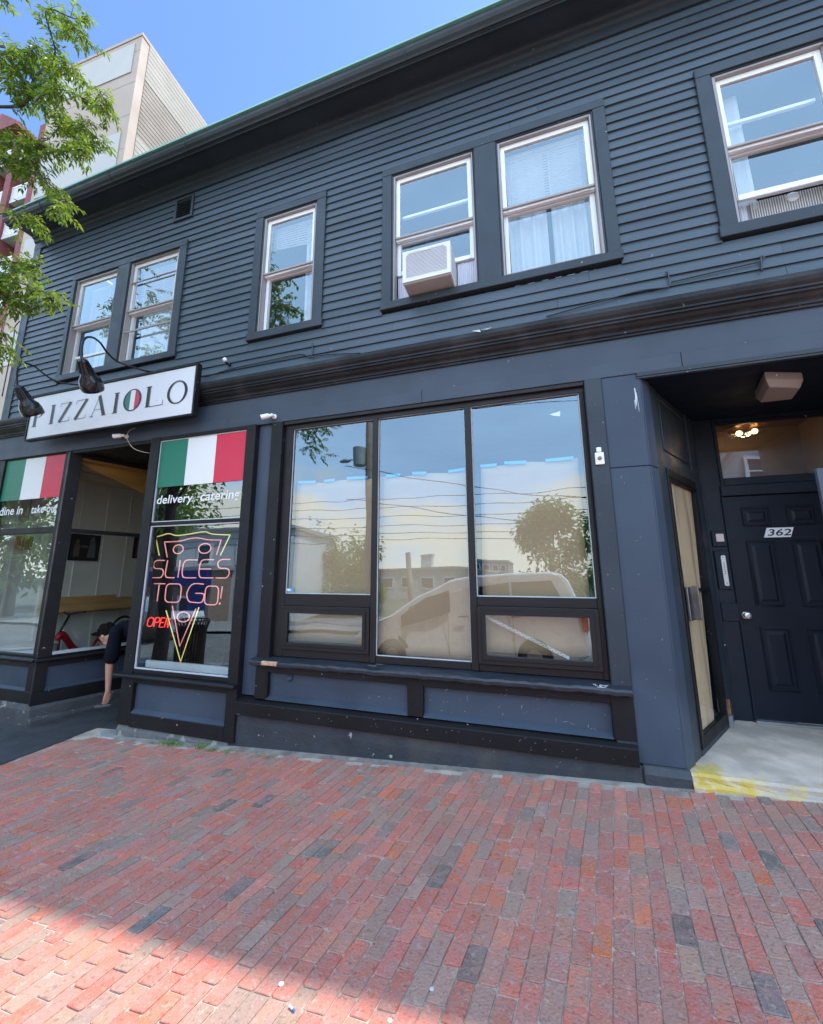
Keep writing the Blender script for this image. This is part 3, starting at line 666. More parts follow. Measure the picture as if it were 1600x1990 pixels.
A1=[(-4.37,-0.03,3.90),(-4.39,-0.12,3.868),(-4.447,-0.25,3.863),(-4.521,-0.4,3.875),(-4.528,-0.52,3.923),(-4.506,-0.62,3.980),(-4.494,-0.72,3.985),(-4.474,-0.80,3.913),(-4.437,-0.83,3.771),(-4.407,-0.83,3.65)]
A2=[(-5.446,-0.03,3.897),(-5.53,-0.1,3.875),(-5.619,-0.2,3.855),(-5.688,-0.33,3.849),(-5.72,-0.43,3.887),(-5.752,-0.53,3.95),(-5.76,-0.63,3.945),(-5.749,-0.69,3.87),(-5.705,-0.71,3.734),(-5.653,-0.71,3.599)]
for P_,tip,lab in ((A1,(-4.525,-.60,3.415),'black gooseneck sign lamp mounted over the middle of the PIZZAIOLO sign'),(A2,(-5.66,-.49,3.31),'black gooseneck sign lamp in front of the letter P at the left of the sign')):
    t_=thing('gooseneck_lamp',lab,'wall lamp',P_[0],'gooseneck lamps over the pizzeria sign')
    mb=MB(); mb.tube(smooth_pts(P_,5),.011,8); mb.build('arm',GREY_D,t_,smooth=True)
    mb=MB(); mb.lathe([(.04,0),(.04,.012),(.02,.02)],Vector(P_[0])+Vector((0,.02,0)),(0,-1,0),14); mb.build('wall_plate',GREY_D,t_)
    p=Vector(P_[-1]); ax=(Vector(tip)-p); Ln=ax.length
    mb=MB(); pr=[(.012,-.03),(.016,0),(.038,.01),(.040,.03),(.046,.05),(.062,.44*Ln),(.070,.50*Ln),(.100,.62*Ln),(.112,.76*Ln),(.110,.92*Ln),(.104,.98*Ln),(.100,.98*Ln),(.104,.76*Ln),(.09,.62*Ln),(.05,.5*Ln),(.01,.48*Ln)]
    mb.lathe(pr,p,ax,24); sh=mb.build('lamp_shade',LAMPB,t_,smooth=True)
    u=ax.normalized(); mb=MB()
    for k in range(10):
        a=2*math.pi*k/10; e=u.orthogonal().normalized(); f=u.cross(e); d=e*math.cos(a)+f*math.sin(a)
        mb.tube([p+u*.02+d*.044,p+u*.42*Ln+d*.066],.004,5)
    mb.build('cooling_fin',GREY_D,sh)
    mb=MB(); mb.ball(p+u*.68*Ln,.05); mb.build('bulb',mat('unlit_bulb',(.7,.68,.6),.2),sh,smooth=True)

# window flags and vinyl lettering
mb=MB()
for i in range(3): mb.box(-4.131+.4065*i,-4.131+.4065*(i+1),-.0285,-.0235,2.415,2.972,i)
mb.build('flag_panel',[GRN,WHT,RED],label='green, white and red flag panel on the glass above the words delivery catering',cat='flag panel',group='flag panels in the pizzeria windows')
mb=MB()
for i in range(3): mb.box(-7.055+.41*i,-7.055+.41*(i+1),.022,.027,2.425,3.002,i)
mb.build('flag_panel',[GRN,WHT,RED],label='green, white and red flag panel on the glass above the words dine in take-out',cat='flag panel',group='flag panels in the pizzeria windows')
VIN=mat('white_vinyl_lettering',(.82,.82,.80),.5,var=.02)
mb=MB(); put_text(mb,'delivery',-4.105,-3.580,2.190,2.318,-.0222,shear=.10,bold=.012); mb.build('vinyl_lettering',VIN,raw=True,label='white vinyl word delivery on the pizzeria glass',cat='lettering')
mb=MB(); put_text(mb,'catering',-3.475,-2.945,2.190,2.318,-.0222,shear=.10,bold=.012); mb.build('vinyl_lettering',VIN,raw=True,label='white vinyl word catering on the pizzeria glass',cat='lettering')
mb=MB(); put_text(mb,'dine in',-7.03,-6.545,2.225,2.345,.0285,shear=.10,bold=.012); mb.build('vinyl_lettering',VIN,raw=True,label='white vinyl words dine in on the pizzeria glass',cat='lettering')
mb=MB(); put_text(mb,'take-out',-6.37,-5.86,2.225,2.335,.0285,shear=.10,bold=.012); mb.build('vinyl_lettering',VIN,raw=True,label='white vinyl word take-out on the pizzeria glass',cat='lettering')

# neon sign
NR=mat('neon_red',(.95,.48,.46),.4,emit=(1,.30,.28),es=.22); NY=mat('neon_yellow',(.92,.85,.45),.4,emit=(.95,.80,.16),es=.22); NO=mat('neon_red_open',(.9,.1,.08),.4,emit=(1,.05,.04),es=.55)
YN=.10
def npath(mb,L,r=.0064,close=False,sm=4): mb.tube([ (x,YN,z) for x,z in L] if sm==0 else smooth_pts([(x,YN,z) for x,z in L],sm),r,6)
def rr(x0,x1,z0,z1,c=.04,open_=None):
    P=[]; 
    for cx,cz,a0 in ((x1-c,z1-c,0),(x0+c,z1-c,90),(x0+c,z0+c,180),(x1-c,z0+c,270)):
        for k in range(4): a=R(a0+30*k); P.append((cx+c*math.cos(a),cz+c*math.sin(a)))
    return P
ns=thing('neon_sign','pink and yellow neon pizza slice sign reading SLICES TO GO! behind the glass','neon sign',(-3.66,YN,.52))
mb=MB()
npath(mb,[(-4.12,1.646),(-4.205,1.858),(-4.19,1.868)],sm=0); npath(mb,[(-4.205,1.858),(-4.10,1.878),(-4.01,1.893),(-3.90,1.868),(-3.759,1.873),(-3.62,1.888),(-3.487,1.897),(-3.38,1.868),(-3.143,1.851)]); npath(mb,[(-3.143,1.851),(-3.25,1.634)],sm=0)
mb.build('yellow_tube',NY,ns,smooth=True); mb=MB()
npath(mb,[(-3.93,1.04),(-3.655,.525),(-3.477,1.085)],sm=0)
mb.build('yellow_tube',NY,ns,smooth=True)
mb=MB()
npath(mb,[(-3.996,1.623),(-4.062,1.798)],sm=0); npath(mb,[(-4.062,1.798),(-3.94,1.798),(-3.808,1.805),(-3.70,1.825),(-3.581,1.831),(-3.42,1.805),(-3.256,1.801)]); npath(mb,[(-3.256,1.801),(-3.304,1.64)],sm=0)
def circ(cx,cz,rx,rz): return [(cx+rx*math.cos(2*math.pi*k/20),cz+rz*math.sin(2*math.pi*k/20)) for k in range(21)]
for c in ((-3.847,1.711,.072,.05),(-3.471,1.713,.085,.054),(-3.678,.979,.085,.052)): npath(mb,circ(*c),sm=0)
npath(mb,[(-3.847,1.09),(-3.687,.679),(-3.516,1.068)],sm=0)
z0,z1=1.395,1.588
def S_(x0,x1): return [(x1,z1),(x0+.05,z1),(x0+.01,z1-.02),(x0,z1-.045),(x0+.015,z1-.08),(x0+.05,z1-.092),(x1-.05,z0+.10),(x1-.01,z0+.085),(x1,z0+.05),(x1-.015,z0+.015),(x1-.05,z0),(x0-.01,z0)]
npath(mb,S_(-4.19,-4.03)); npath(mb,[(-3.985,z1),(-4.0,z0+.04),(-3.98,z0+.005),(-3.94,z0),(-3.86,z0)],sm=0)
npath(mb,[(-3.80,z1),(-3.81,z0)],sm=0)
npath(mb,[(-3.56,z1),(-3.70,z1),(-3.745,z1-.03),(-3.755,z1-.08),(-3.755,z0+.05),(-3.735,z0+.01),(-3.69,z0),(-3.555,z0)])
npath(mb,[(-3.335,z1),(-3.47,z1),(-3.51,z1-.03),(-3.52,z1-.08),(-3.52,z0+.05),(-3.50,z0+.01),(-3.46,z0),(-3.32,z0)]); npath(mb,[(-3.52,1.49),(-3.36,1.49)],sm=0)
npath(mb,S_(-3.275,-3.115))
z0,z1=1.135,1.328
npath(mb,[(-4.15,z1),(-3.985,z1)],sm=0); npath(mb,[(-4.07,z1-.01),(-4.075,z0)],sm=0)
P=rr(-3.965,-3.745,z0-.005,z1,.05); npath(mb,P+[P[0]],sm=0)
npath(mb,[(-3.44,z1),(-3.56,z1+.005),(-3.62,z1-.02),(-3.655,z1-.08),(-3.655,z0+.06),(-3.62,z0+.01),(-3.56,z0),(-3.46,z0),(-3.43,z0+.03),(-3.43,z0+.09),(-3.54,z0+.095)])
P=rr(-3.41,-3.235,z0-.02,z1-.02,.045); npath(mb,P+[P[0]],sm=0)
npath(mb,[(-3.19,z1-.02),(-3.20,z0+.045)],sm=0); npath(mb,circ(-3.205,z0-.005,.006,.006),sm=0)
mb.build('pink_tube',NR,ns,smooth=True)
mb=MB()
def tr(L,x,s=.085): return [(x+u*s+v*.02,.862+v*.098) for u,v in L]
npath(mb,tr([(.5,1),(.1,.85),(0,.5),(.1,.15),(.5,0),(.9,.15),(1,.5),(.9,.85),(.5,1)],-4.190))
npath(mb,tr([(0,0),(0,1),(.7,1),(.95,.75),(.7,.5),(.1,.48)],-4.085,.07),sm=0)
npath(mb,tr([(.9,1),(0,1),(0,0),(.9,0)],-4.005,.055),sm=0); npath(mb,tr([(0,.5),(.8,.5)],-4.005,.055),sm=0)
npath(mb,tr([(0,0),(0,1),(.9,0),(.9,1)],-3.930,.055),sm=0)
mb.build('open_tube',NO,ns,smooth=True)
for x,z in ((-4.06,1.80),(-3.26,1.80),(-3.655,.53),(-4.07,1.3),(-3.32,1.3)): mb=MB(); mb.tube([(x,YN+.008,z),(x,YN+.09,z)],.006,6); mb.build('support',GREY_D,ns)
mb=MB(); mb.box(-4.23,-3.90,YN+.03,YN+.035,.85,.97); mb.build('backing_plate',GREY_D,ns)
cb=MB(); cb.tube(smooth_pts([(-3.11,.09,.80),(-3.115,.10,.62),(-3.20,.12,.56),(-3.32,.14,.50),(-3.30,.16,.455),(-3.2,.12,.452),(-3.13,.11,.55),(-3.10,.10,.62),(-3.05,.12,.66)],6),.006,6)
cb.build('power_cable',GREY_D,smooth=True,label='loop of black cable lying on the white shelf under the neon slice sign',cat='cable')

# security cameras, doorbell sensor
def bullet(loc,d,label,wire):
    t_=thing('security_camera',label,'security camera',loc,'security cameras on the front')
    p=Vector(loc); d=Vector(d).normalized(); m_=p+Vector((0,-.055,-.0))
    mb=MB(); mb.lathe([(.026,0),(.026,.016),(.018,.022),(.012,.05)],p,(0,-1,0),16); mb.ball(m_,.018); mb.build('mount',WHITEP,t_,smooth=False)
    c=m_+d*.02
    mb=MB(); mb.lathe([(.010,-.01),(.024,.01),(.027,.025),(.027,.075),(.029,.092),(.026,.092),(.024,.084)],c,d,18); mb.build('camera_body',WHITEP,t_,smooth=False)
    mb=MB(); mb.lathe([(.0245,.080),(.0245,.087),(.010,.089)],c,d,18); mb.build('lens',LAMPB,t_)
    if wire: mb=MB(); mb.tube(smooth_pts(wire,6),.004,6); mb.build('cable',mat('cream_cable',(.55,.52,.42),.5),t_,smooth=True)
bullet((-2.575,-.016,3.085),(-.8,-.42,-.28),'white bullet security camera under the fascia at the top left of the papered window',None)
bullet((-4.72,-.016,3.10),(-1,-.35,-.12),'white security camera with a hanging cable over the pizzeria doorway',[(-4.60,-.02,3.20),(-4.68,-.03,3.17),(-4.70,-.035,3.10),(-4.66,-.035,3.02),(-4.58,-.03,2.94),(-4.50,0,2.90),(-4.42,.1,2.89)])
t_=thing('door_sensor','small white doorbell sensor on the board between the papered window and the wide pillar','sensor',(.512,-.026,2.29))
mb=MB(); mb.box(.480,.545,-.045,-.0265,2.285,2.385); mb.box(.493,.530,-.050,-.0265,2.385,2.425); mb.build('housing',WHITEP,t_,bevel=.006,seg=2)
mb=MB(); mb.lathe([(.016,0),(.014,.012),(.006,.014)],(.512,-.045,2.335),(0,-1,0),14); mb.build('lens',mat('sensor_lens',(.18,.15,.12),.2),t_)
# floodlight stub and staples and wires
mb=MB(); mb.lathe([(.02,0),(.02,.02),(.012,.03),(.012,.07)],(-3.235,-.02,3.80),(0,-1,0),12); mb.ball((-3.235,-.10,3.825),.026,mi=1); mb.build('bracket_knob',[GREY_D,WHITEP],label='small white knobbed bracket screwed to the clapboards right of the sign',cat='bracket')
W_=mat('painted_cable',(.030,.038,.048),.45)
for pts,lab in (([(-3.57,-.03,3.70),(-3.2,-.03,3.745),(-2.75,-.03,3.755),(-2.3,-.03,3.76),(-2.155,-.03,3.70),(-2.152,-.03,3.86)],'thin painted cable stapled along the lowest clapboards left of the small window'),
    ([(-2.148,-.03,3.69),(-2.05,-.03,3.70),(-1.85,-.03,3.68),(-1.58,-.03,3.64)],'short slack painted cable on the clapboards below the small window'),
    ([(.20,-.03,3.66),(.55,-.03,3.70),(.92,-.03,3.735),(1.10,-.03,3.722),(1.141,-.03,3.73),(1.147,-.03,3.84),(1.13,-.03,3.86)],'painted cable ending in a hooked stub above the wide pillar'),
    ([(1.16,-.03,3.76),(1.45,-.03,3.775),(1.755,-.03,3.79),(1.762,-.03,3.83),(1.75,-.03,3.70)],'straight painted cable running to a bracket above the house door')):
    mb=MB(); mb.tube(smooth_pts(pts,4),.006,6); mb.build('facade_cable',W_,smooth=True,label=lab,cat='cable',group='painted cables along the clapboards')
mb=MB(); mb.add([(-.44,-.150,3.577),(-.37,-.156,3.572),(-.36,-.158,3.545)],[(0,1,2)]); mb.add([(-.36,-.150,3.572),(-.26,-.152,3.575),(-.30,-.151,3.566)],[(0,1,2)])
mb.build('peeling_paint',mat('peeled_paint_white',(.62,.61,.57),.7),label='curl of peeling white paint on the top edge of the cornice under the double window',cat='paint flake')
mb=MB(); mb.tube(smooth_pts([(-7.33,-.02,5.25),(-7.36,-.05,5.12),(-7.33,-.05,4.9),(-7.33,-.05,4.0)],5),.008,6); mb.build('corner_cable',W_,smooth=True,label='grey cable running down the left corner of the clapboard wall',cat='cable')

# brown paper, tapes
PAPER=mat('masking_paper',(.47,.33,.20),.8,var=.05,vs=1.5,bump=.1,bs=8,col2=(.43,.30,.18),c2s=1.5); TAPE=mat('blue_painters_tape',(.05,.42,.95),.6,var=.1)
for i,(a,b,c,d,lab) in enumerate(((-2.355,-1.475,.80,2.365,'left'),(-1.425,-.545,.73,2.365,'middle'),(-.455,.372,.80,2.395,'right'))):
    mb=MB(); nx=14; nz_=18; vs=[];fs=[]
    for r in range(nz_+1):
        for q in range(nx+1):
            x=a+(b-a)*q/nx; z=c+(d-c)*r/nz_; 
            if r==nz_: z+=.008*math.sin(q*.9+i)
            if i==2 and q==0: x+=.035*(r/nz_)-.02
            vs.append((x,.135+.006*math.sin(q*.8+i*2)+.005*math.sin(r*.7),z))
    for r in range(nz_):
        for q in range(nx): fs.append((r*(nx+1)+q,r*(nx+1)+q+1,(r+1)*(nx+1)+q+1,(r+1)*(nx+1)+q))
    mb.add(vs,fs); o=mb.build('masking_paper',PAPER,smooth=True,label='tan masking paper taped inside the %s pane of the big shop window'%lab,cat='paper',group='masking paper in the big shop window')
    so_=o.modifiers.new('s','SOLIDIFY'); so_.thickness=.001
TP=[(-2.34,-2.13,2.375,'on the far left of the left pane'),(-2.03,-1.91,2.372,'in the centre of the left pane'),(-1.77,-1.55,2.378,'on the right of the left pane'),(-1.35,-1.21,2.372,'on the left of the middle pane'),(-1.085,-.95,2.374,'in the centre of the middle pane'),(-.735,-.585,2.372,'on the right of the middle pane'),(-.44,-.30,2.393,'on the left of the right pane'),(-.23,-.045,2.400,'in the centre of the right pane'),(.115,.335,2.398,'on the right of the right pane')]
for a,b,z,l in TP:
    mb=MB(); k=rnd(-.006,.006); mb.add([(a,.118,z-.012+k),(b,.118,z-.012-k),(b+.004,.118,z+.014-k),(a-.003,.118,z+.014+k)]+[(a,.1185,z-.012+k),(b,.1185,z-.012-k),(b+.004,.1185,z+.014-k),(a-.003,.1185,z+.014+k)],[(0,1,2,3),(7,6,5,4),(0,4,5,1),(1,5,6,2),(2,6,7,3),(3,7,4,0)])
    mb.build('tape_strip',TAPE,label='strip of blue tape on the paper edge '+l,cat='tape',group='blue tape strips along the paper')
mb=MB(); mb.add([(.172,.066,2.79),(.258,.066,2.806),(.254,.066,2.762),(.20,.066,2.775)]+[(.172,.067,2.79),(.258,.067,2.806),(.254,.067,2.762),(.20,.067,2.775)],[(0,1,2,3),(7,6,5,4),(0,4,5,1),(1,5,6,2),(2,6,7,3),(3,7,4,0)]); mb.build('paper_scrap',mat('white_scrap',(.75,.78,.78),.6),label='torn white scrap stuck at the top right of the big window',cat='scrap')
mb=MB(); mb.box(-2.368,-2.285,.056,.058,1.265,1.30); mb.box(-2.362,-2.32,.0545,.0555,1.272,1.293,1); mb.build('window_sticker',[mat('sticker_blue',(.10,.30,.50),.5),mat('sticker_white',(.7,.75,.8),.5)],label='small blue and white sticker in the bottom left corner of the big window',cat='sticker')
mb=MB(); a=Vector((-.437,.075,1.088)); b=Vector((.185,.075,.798)); d=(b-a).normalized(); n_=Vector((-d.z,0,d.x))
mb.add([a+n_*.011,b+n_*.011,b-n_*.011,a-n_*.011]+[p+Vector((0,.004,0)) for p in (a+n_*.011,b+n_*.011,b-n_*.011,a-n_*.011)],[(0,1,2,3),(7,6,5,4),(0,4,5,1),(1,5,6,2),(2,6,7,3),(3,7,4,0)],0)
for i in range(34): 
    p=a+(b-a)*((i+.6)/35); mb.lathe([(.0045,0),(.004,.001)],p+Vector((0,-.001,0))+n_*(.004 if i%2 else -.003),(0,-1,0),6,1)
mb.build('slotted_strip',[mat('galvanised_strip',(.70,.68,.62),.4,.2),GREY_D],label='pale perforated metal strip lying diagonally inside the right awning pane',cat='metal strip')

# upper window dressings
def fabric(name,col,tr=.5):
    m=mat(name,col,.9,var=.06); nt=m.node_tree; N=nt.nodes; L=nt.links; b=N['Principled BSDF']; o=[n for n in N if n.type=='OUTPUT_MATERIAL'][0]
    t=N.new('ShaderNodeBsdfTranslucent'); t.inputs['Color'].default_value=(*col,1); mx=N.new('ShaderNodeMixShader'); mx.inputs[0].default_value=tr
    L.new(b.outputs[0],mx.inputs[1]); L.new(t.outputs[0],mx.inputs[2]); L.new(mx.outputs[0],o.inputs[0]); return m
CUR=fabric('white_curtain',(.74,.75,.76),.35); CURG=fabric('grey_curtain',(.34,.34,.34),.3); BLD=fabric('blind_slats',(.66,.67,.70),.2)
def curtain(x0,x1,z0,z1,y,n,m,label,amp=.032,taper=0):
    mb=MB(); K=int((x1-x0)*90)+8; rows=8; vs=[];fs=[]; ph=rnd(0,6)
    for r in range(rows+1):
        t=r/rows
        for q in range(K+1):
            u=q/K; x=x0+(x1-x0)*u; x+= (x0-x)*taper*(1-t)
            a=amp*(.5+.5*(1-t)); vs.append((x,y+a*math.sin(u*n*2*math.pi+ph)+.4*a*math.sin(u*n*4.3*math.pi+ph*2+t),z0+(z1-z0)*t))
    for r in range(rows):
        for q in range(K): fs.append((r*(K+1)+q,r*(K+1)+q+1,(r+1)*(K+1)+q+1,(r+1)*(K+1)+q))
    mb.add(vs,fs); mb.build('curtain',m,smooth=True,label=label,cat='curtain',group='curtains in the upstairs windows')
def blind(x0,x1,z0,z1,y,label,droop=None,pitch=.030,m=None):
    t_=thing('venetian_blind',label,'blind',((x0+x1)/2,y,z0),'blinds in the upstairs windows'); z=z1-.03
    mb=MB()
    while z>z0:
        dz=droop(z) if droop else (0,0)
        mb.add([(x0,y-.007,z+.006+dz[0]),(x1,y-.007,z+.006+dz[1]),(x1,y+.007,z-.006+dz[1]),(x0,y+.007,z-.006+dz[0])],[(0,1,2,3)]); z-=pitch
    mb.build('slat',m or BLD,t_,raw=True)
    mb=MB(); mb.box(x0,x1,y-.015,y+.015,z1-.03,z1); mb.build('head_rail',WHITEP,t_)
    mb=MB(); [mb.tube([(x,y-.012,z0),(x,y-.012,z1)],.0015,4) for x in (x0+.1*(x1-x0),x1-.1*(x1-x0),(x0+x1)/2+.04)]; mb.build('ladder_cord',WHITEP,t_)
curtain(-6.08,-5.62,4.18,5.62,.24,4,CURG,'dim grey curtain hanging in the leftmost upstairs window behind its blind')
blind(-6.06,-5.36,4.95,5.58,.15,'dark half raised blind in the leftmost upstairs window',m=CURG)
curtain(-5.90,-5.36,4.18,4.90,.20,5,CUR,'pale curtain behind the lower sash of the leftmost upstairs window')
blind(-5.02,-4.26,5.02,5.60,.13,'white blind over the upper sash next to the leftmost upstairs window')
curtain(-5.02,-4.26,4.17,5.05,.18,6,CUR,'long white gathered curtain filling the second upstairs window from the left')
blind(-2.86,-2.22,5.33,5.62,.13,'crumpled white blind sagging at the top of the small single window',droop=lambda z:(.0,-.06*(5.6-z)/.3))
curtain(-2.42,-2.22,4.17,5.62,.17,2,CUR,'narrow white curtain drawn to the right side of the small single window')
blind(-.10,.68,4.93,5.62,.12,'white closed slat blind covering the top sash beside the air conditioner window',pitch=.032)
curtain(-.10,.28,4.18,5.60,.17,3,CUR,'white curtain panel, left of the pair under the closed slat blind')
curtain(.33,.68,4.18,5.60,.18,3,CUR,'white curtain panel, right of the pair under the closed slat blind')
curtain(1.69,1.90,4.40,5.58,.16,1.5,CUR,'narrow flat white curtain at the left side of the rightmost upstairs window',amp=.008)
# air conditioners
ACW=mat('ac_white',(.70,.69,.70),.45,var=.04); ACB=mat('ac_beige',(.46,.43,.41),.5,var=.08,chips=.7,chipcol=(.66,.62,.58),cs=12)
t_=thing('window_air_conditioner','white box air conditioner sticking out of the left window of the double pair','air conditioner',(-.84,-.05,4.17))
mb=MB(); mb.box(-1.075,-.600,-.20,.32,4.172,4.515); mb.build('casing',ACW,t_,bevel=.012,seg=2)
mb=MB(); mb.box(-1.04,-.635,-.206,-.2005,4.215,4.485); mb.build('coil',mat('ac_coil',(.30,.31,.36),.5),t_)
mb=MB()
for i in range(19): z=4.222+i*.0142; mb.box(-1.04,-.635,-.212,-.2065,z,z+.006)
mb.ring(-1.072,-.603,4.176,4.512,.034,-.214,-.201,wt=.026,wb=.04)
mb.add([(-1.04,-.2135,4.487),(-1.0,-.2135,4.487),(-1.04,-.2135,4.45)],[(0,1,2)]); mb.add([(-.635,-.2135,4.487),(-.675,-.2135,4.487),(-.635,-.2135,4.45)],[(0,1,2)])
mb.box(-.88,-.80,-.217,-.2135,4.475,4.50)
mb.build('grille',ACW,t_)
mb=MB(); mb.box(-1.065,-.61,-.19,.02,4.1665,4.1715)
for x,y in ((-1.03,-.17),(-.65,-.17),(-.66,-.09),(-.9,-.14),(-.83,-.06),(-.95,-.05)): mb.lathe([(.008,0),(.006,.003)],(x,y,4.1665),(0,0,-1),8)
mb.build('base_pan',ACB,t_)
mb=MB()
for i in range(5): mb.box(-.5995,-.597,-.15+i*.06,-.13+i*.06,4.22,4.47)
mb.build('side_louvre',ACB,t_)
PLT=mat('pleated_plastic',(.68,.68,.76),.5,var=.03)
for a,b in ((-1.215,-1.085),(-.588,-.410)):
    mb=MB(); n=int((b-a)/.009); vs=[];fs=[]
    for i in range(n+1):
        x=a+(b-a)*i/n; y=.075+(.008 if i%2 else 0); vs+=[(x,y,4.172),(x,y,4.49)]
    for i in range(n): fs.append((2*i,2*i+2,2*i+3,2*i+1))
    mb.add(vs,fs)
    mb.build('side_curtain',PLT,t_,raw=True)
t_=thing('window_air_conditioner','brown ribbed air conditioner seen behind the glass of the rightmost upstairs window','air conditioner',(2.1,.2,4.17))
mb=MB(); mb.box(1.80,2.43,.16,.5,4.172,4.475); mb.build('casing',mat('ac_brown',(.26,.24,.24),.5),t_,bevel=.02)
mb=MB()
for i in range(34): x=1.85+i*.0165; mb.box(x,x+.008,.150,.158,4.185,4.47)
mb.build('grille',mat('ac_fin',(.56,.53,.50),.5),t_)
mb=MB(); vs=[];fs=[]
for i in range(15):
    x=1.69+i*.009; y=.14+(.008 if i%2 else 0); vs+=[(x,y,4.172),(x,y,4.44)]
for i in range(14): fs.append((2*i,2*i+2,2*i+3,2*i+1))
mb.add(vs,fs); mb.build('side_curtain',PLT,t_,raw=True)
mb=MB(); mb.lathe([(.045,0),(.04,.006),(.03,.008)],(2.13,.148,4.43),(0,-1,0),18); mb.build('badge',ACW,t_)

# porch ceiling light
t_=thing('ceiling_light','boxy taupe light fitting with sloping sides on the dark ceiling of the house doorway','ceiling light',(1.93,.33,2.86))
mb=MB(); lo=[(1.81,.26,2.88),(2.05,.36,2.88),(2.11,.60,2.88),(1.90,.60,2.88)]; hi=[(1.775,.22,2.999),(2.065,.33,2.999),(2.135,.63,2.999),(1.88,.63,2.999)]; mid=[(x,y,2.935) for x,y,z in hi]
mb.add(lo+mid+hi,[(3,2,1,0),(0,1,5,4),(1,2,6,5),(2,3,7,6),(3,0,4,7),(4,5,9,8),(5,6,10,9),(6,7,11,10),(7,4,8,11),(8,9,10,11)])
mb.build('diffuser',mat('taupe_plastic',(.34,.29,.27),.35,var=.06),t_,bevel=.008,seg=2)
mb=MB(); mb.lathe([(.008,0),(.006,.006)],(1.86,.245,2.965),(0,-1,0),10); mb.build('screw',WHITEP,t_)
# hallway lamp
t_=thing('hall_ceiling_lamp','lit glass ceiling lamp with two glowing bulbs seen through the transom over the house door','ceiling light',(2.285,1.8,2.93))
mb=MB(); mb.ball((2.214,1.8,2.975),.028); mb.ball((2.358,1.8,2.985),.028); mb.build('bulb',mat('lit_bulb',(1,.8,.5),.3,emit=(1,.62,.28),es=9),t_,smooth=True)
mb=MB(); mb.lathe([(.03,0),(.14,.015),(.17,.06),(.175,.10)],(2.285,1.8,2.93),(0,0,1),24); mb.build('glass_bowl',glass_mat('ribbed_glass',2,.1,(1,.93,.8),.4,20),t_,smooth=True)
mb=MB(); mb.lathe([(.18,0),(.18,.02),(.1,.04),(.1,.11)],(2.285,1.8,3.03),(0,0,1),24); mb.build('ceiling_plate',mat('aged_brass',(.28,.17,.07),.35,.8),t_)
ld=bpy.data.lights.new('hall_bulb_light','POINT'); ld.energy=1.0; ld.color=(1,.68,.38); ld.shadow_soft_size=.05; lo_=bpy.data.objects.new('hall_bulb_light',ld); scene.collection.objects.link(lo_); lo_.location=(2.285,1.8,2.86)

# pizzeria furnishings
def picture(x,y0,y1,z0,z1,label,cols):
    t_=thing('framed_picture',label,'picture',(x,(y0+y1)/2,z0),'pictures on the pizzeria wall')
    mb=MB(); mb.box(x,x+.02,y0,y1,z0,z0+.02); mb.box(x,x+.02,y0,y1,z1-.02,z1); mb.box(x,x+.02,y0,y0+.02,z0+.02,z1-.02); mb.box(x,x+.02,y1-.02,y1,z0+.02,z1-.02); mb.build('frame',GREY_D,t_)
    mb=MB(); mb.box(x+.002,x+.012,y0+.02,y1-.02,z0+.02,z1-.02,0); 
    for (a,b,c,d,i) in cols: mb.quad((x+.013,y0+a*(y1-y0),z0+c*(z1-z0)),(x+.013,y0+b*(y1-y0),z0+c*(z1-z0)),(x+.0131,y0+b*(y1-y0)*.97,z0+d*(z1-z0)),(x+.0131,y0+a*(y1-y0)*1.1,z0+d*(z1-z0)),i)
    mb.build('print',[mat('print_black',(.015,.014,.014),.4),mat('print_skin',(.20,.12,.09),.5),mat('print_grey',(.16,.17,.17),.5),mat('print_red',(.30,.05,.03),.5)],t_,raw=True)
picture(-7.125,1.03,1.50,1.65,2.08,'dark photograph of two people in a black frame on the pizzeria side wall',[(.14,.34,.15,.62,1),(.18,.30,.64,.80,1),(.34,.62,.50,.58,1),(.60,.88,.12,.70,2),(.64,.82,.72,.92,2)])
picture(-7.125,2.12,2.50,1.72,2.12,'smaller reddish picture in a black frame further in on the pizzeria side wall',[(.15,.85,.12,.88,3)])
t_=thing('pendant_lamp','slatted wooden drum pendant lamp behind the dine in window','pendant lamp',(-6.9,.30,1.79))
mb=MB()
for k in range(16): a=2*math.pi*k/16; mb.box(-6.9+.085*math.cos(a)-.008,-6.9+.085*math.cos(a)+.008,.30+.085*math.sin(a)-.006,.30+.085*math.sin(a)+.006,1.79,1.95)
mb.lathe([(.09,0),(.09,.01),(.08,.01)],(-6.9,.30,1.95)); mb.lathe([(.09,0),(.09,.01),(.08,.01)],(-6.9,.30,1.78)); mb.build('shade',mat('lamp_wood',(.34,.15,.05),.5),t_)
mb=MB(); mb.tube([(-6.9,.30,1.95),(-6.9,.30,2.96)],.004,6); mb.build('cord',GREY_D,t_)
t_=thing('cafe_table','small pedestal cafe table behind the dine in window','table',(-6.75,.45,-.30))
mb=MB(); mb.lathe([(.02,0),(.30,.0),(.30,.025),(.02,.025)],(-6.75,.50,.455),n=24); mb.build('table_top',mat('pale_table',(.55,.53,.48),.4),t_)
mb=MB(); mb.lathe([(.2,0),(.19,.02),(.03,.05),(.025,.74),(.06,.75)],(-6.75,.50,-.30)); mb.build('leg',GREY_D,t_)
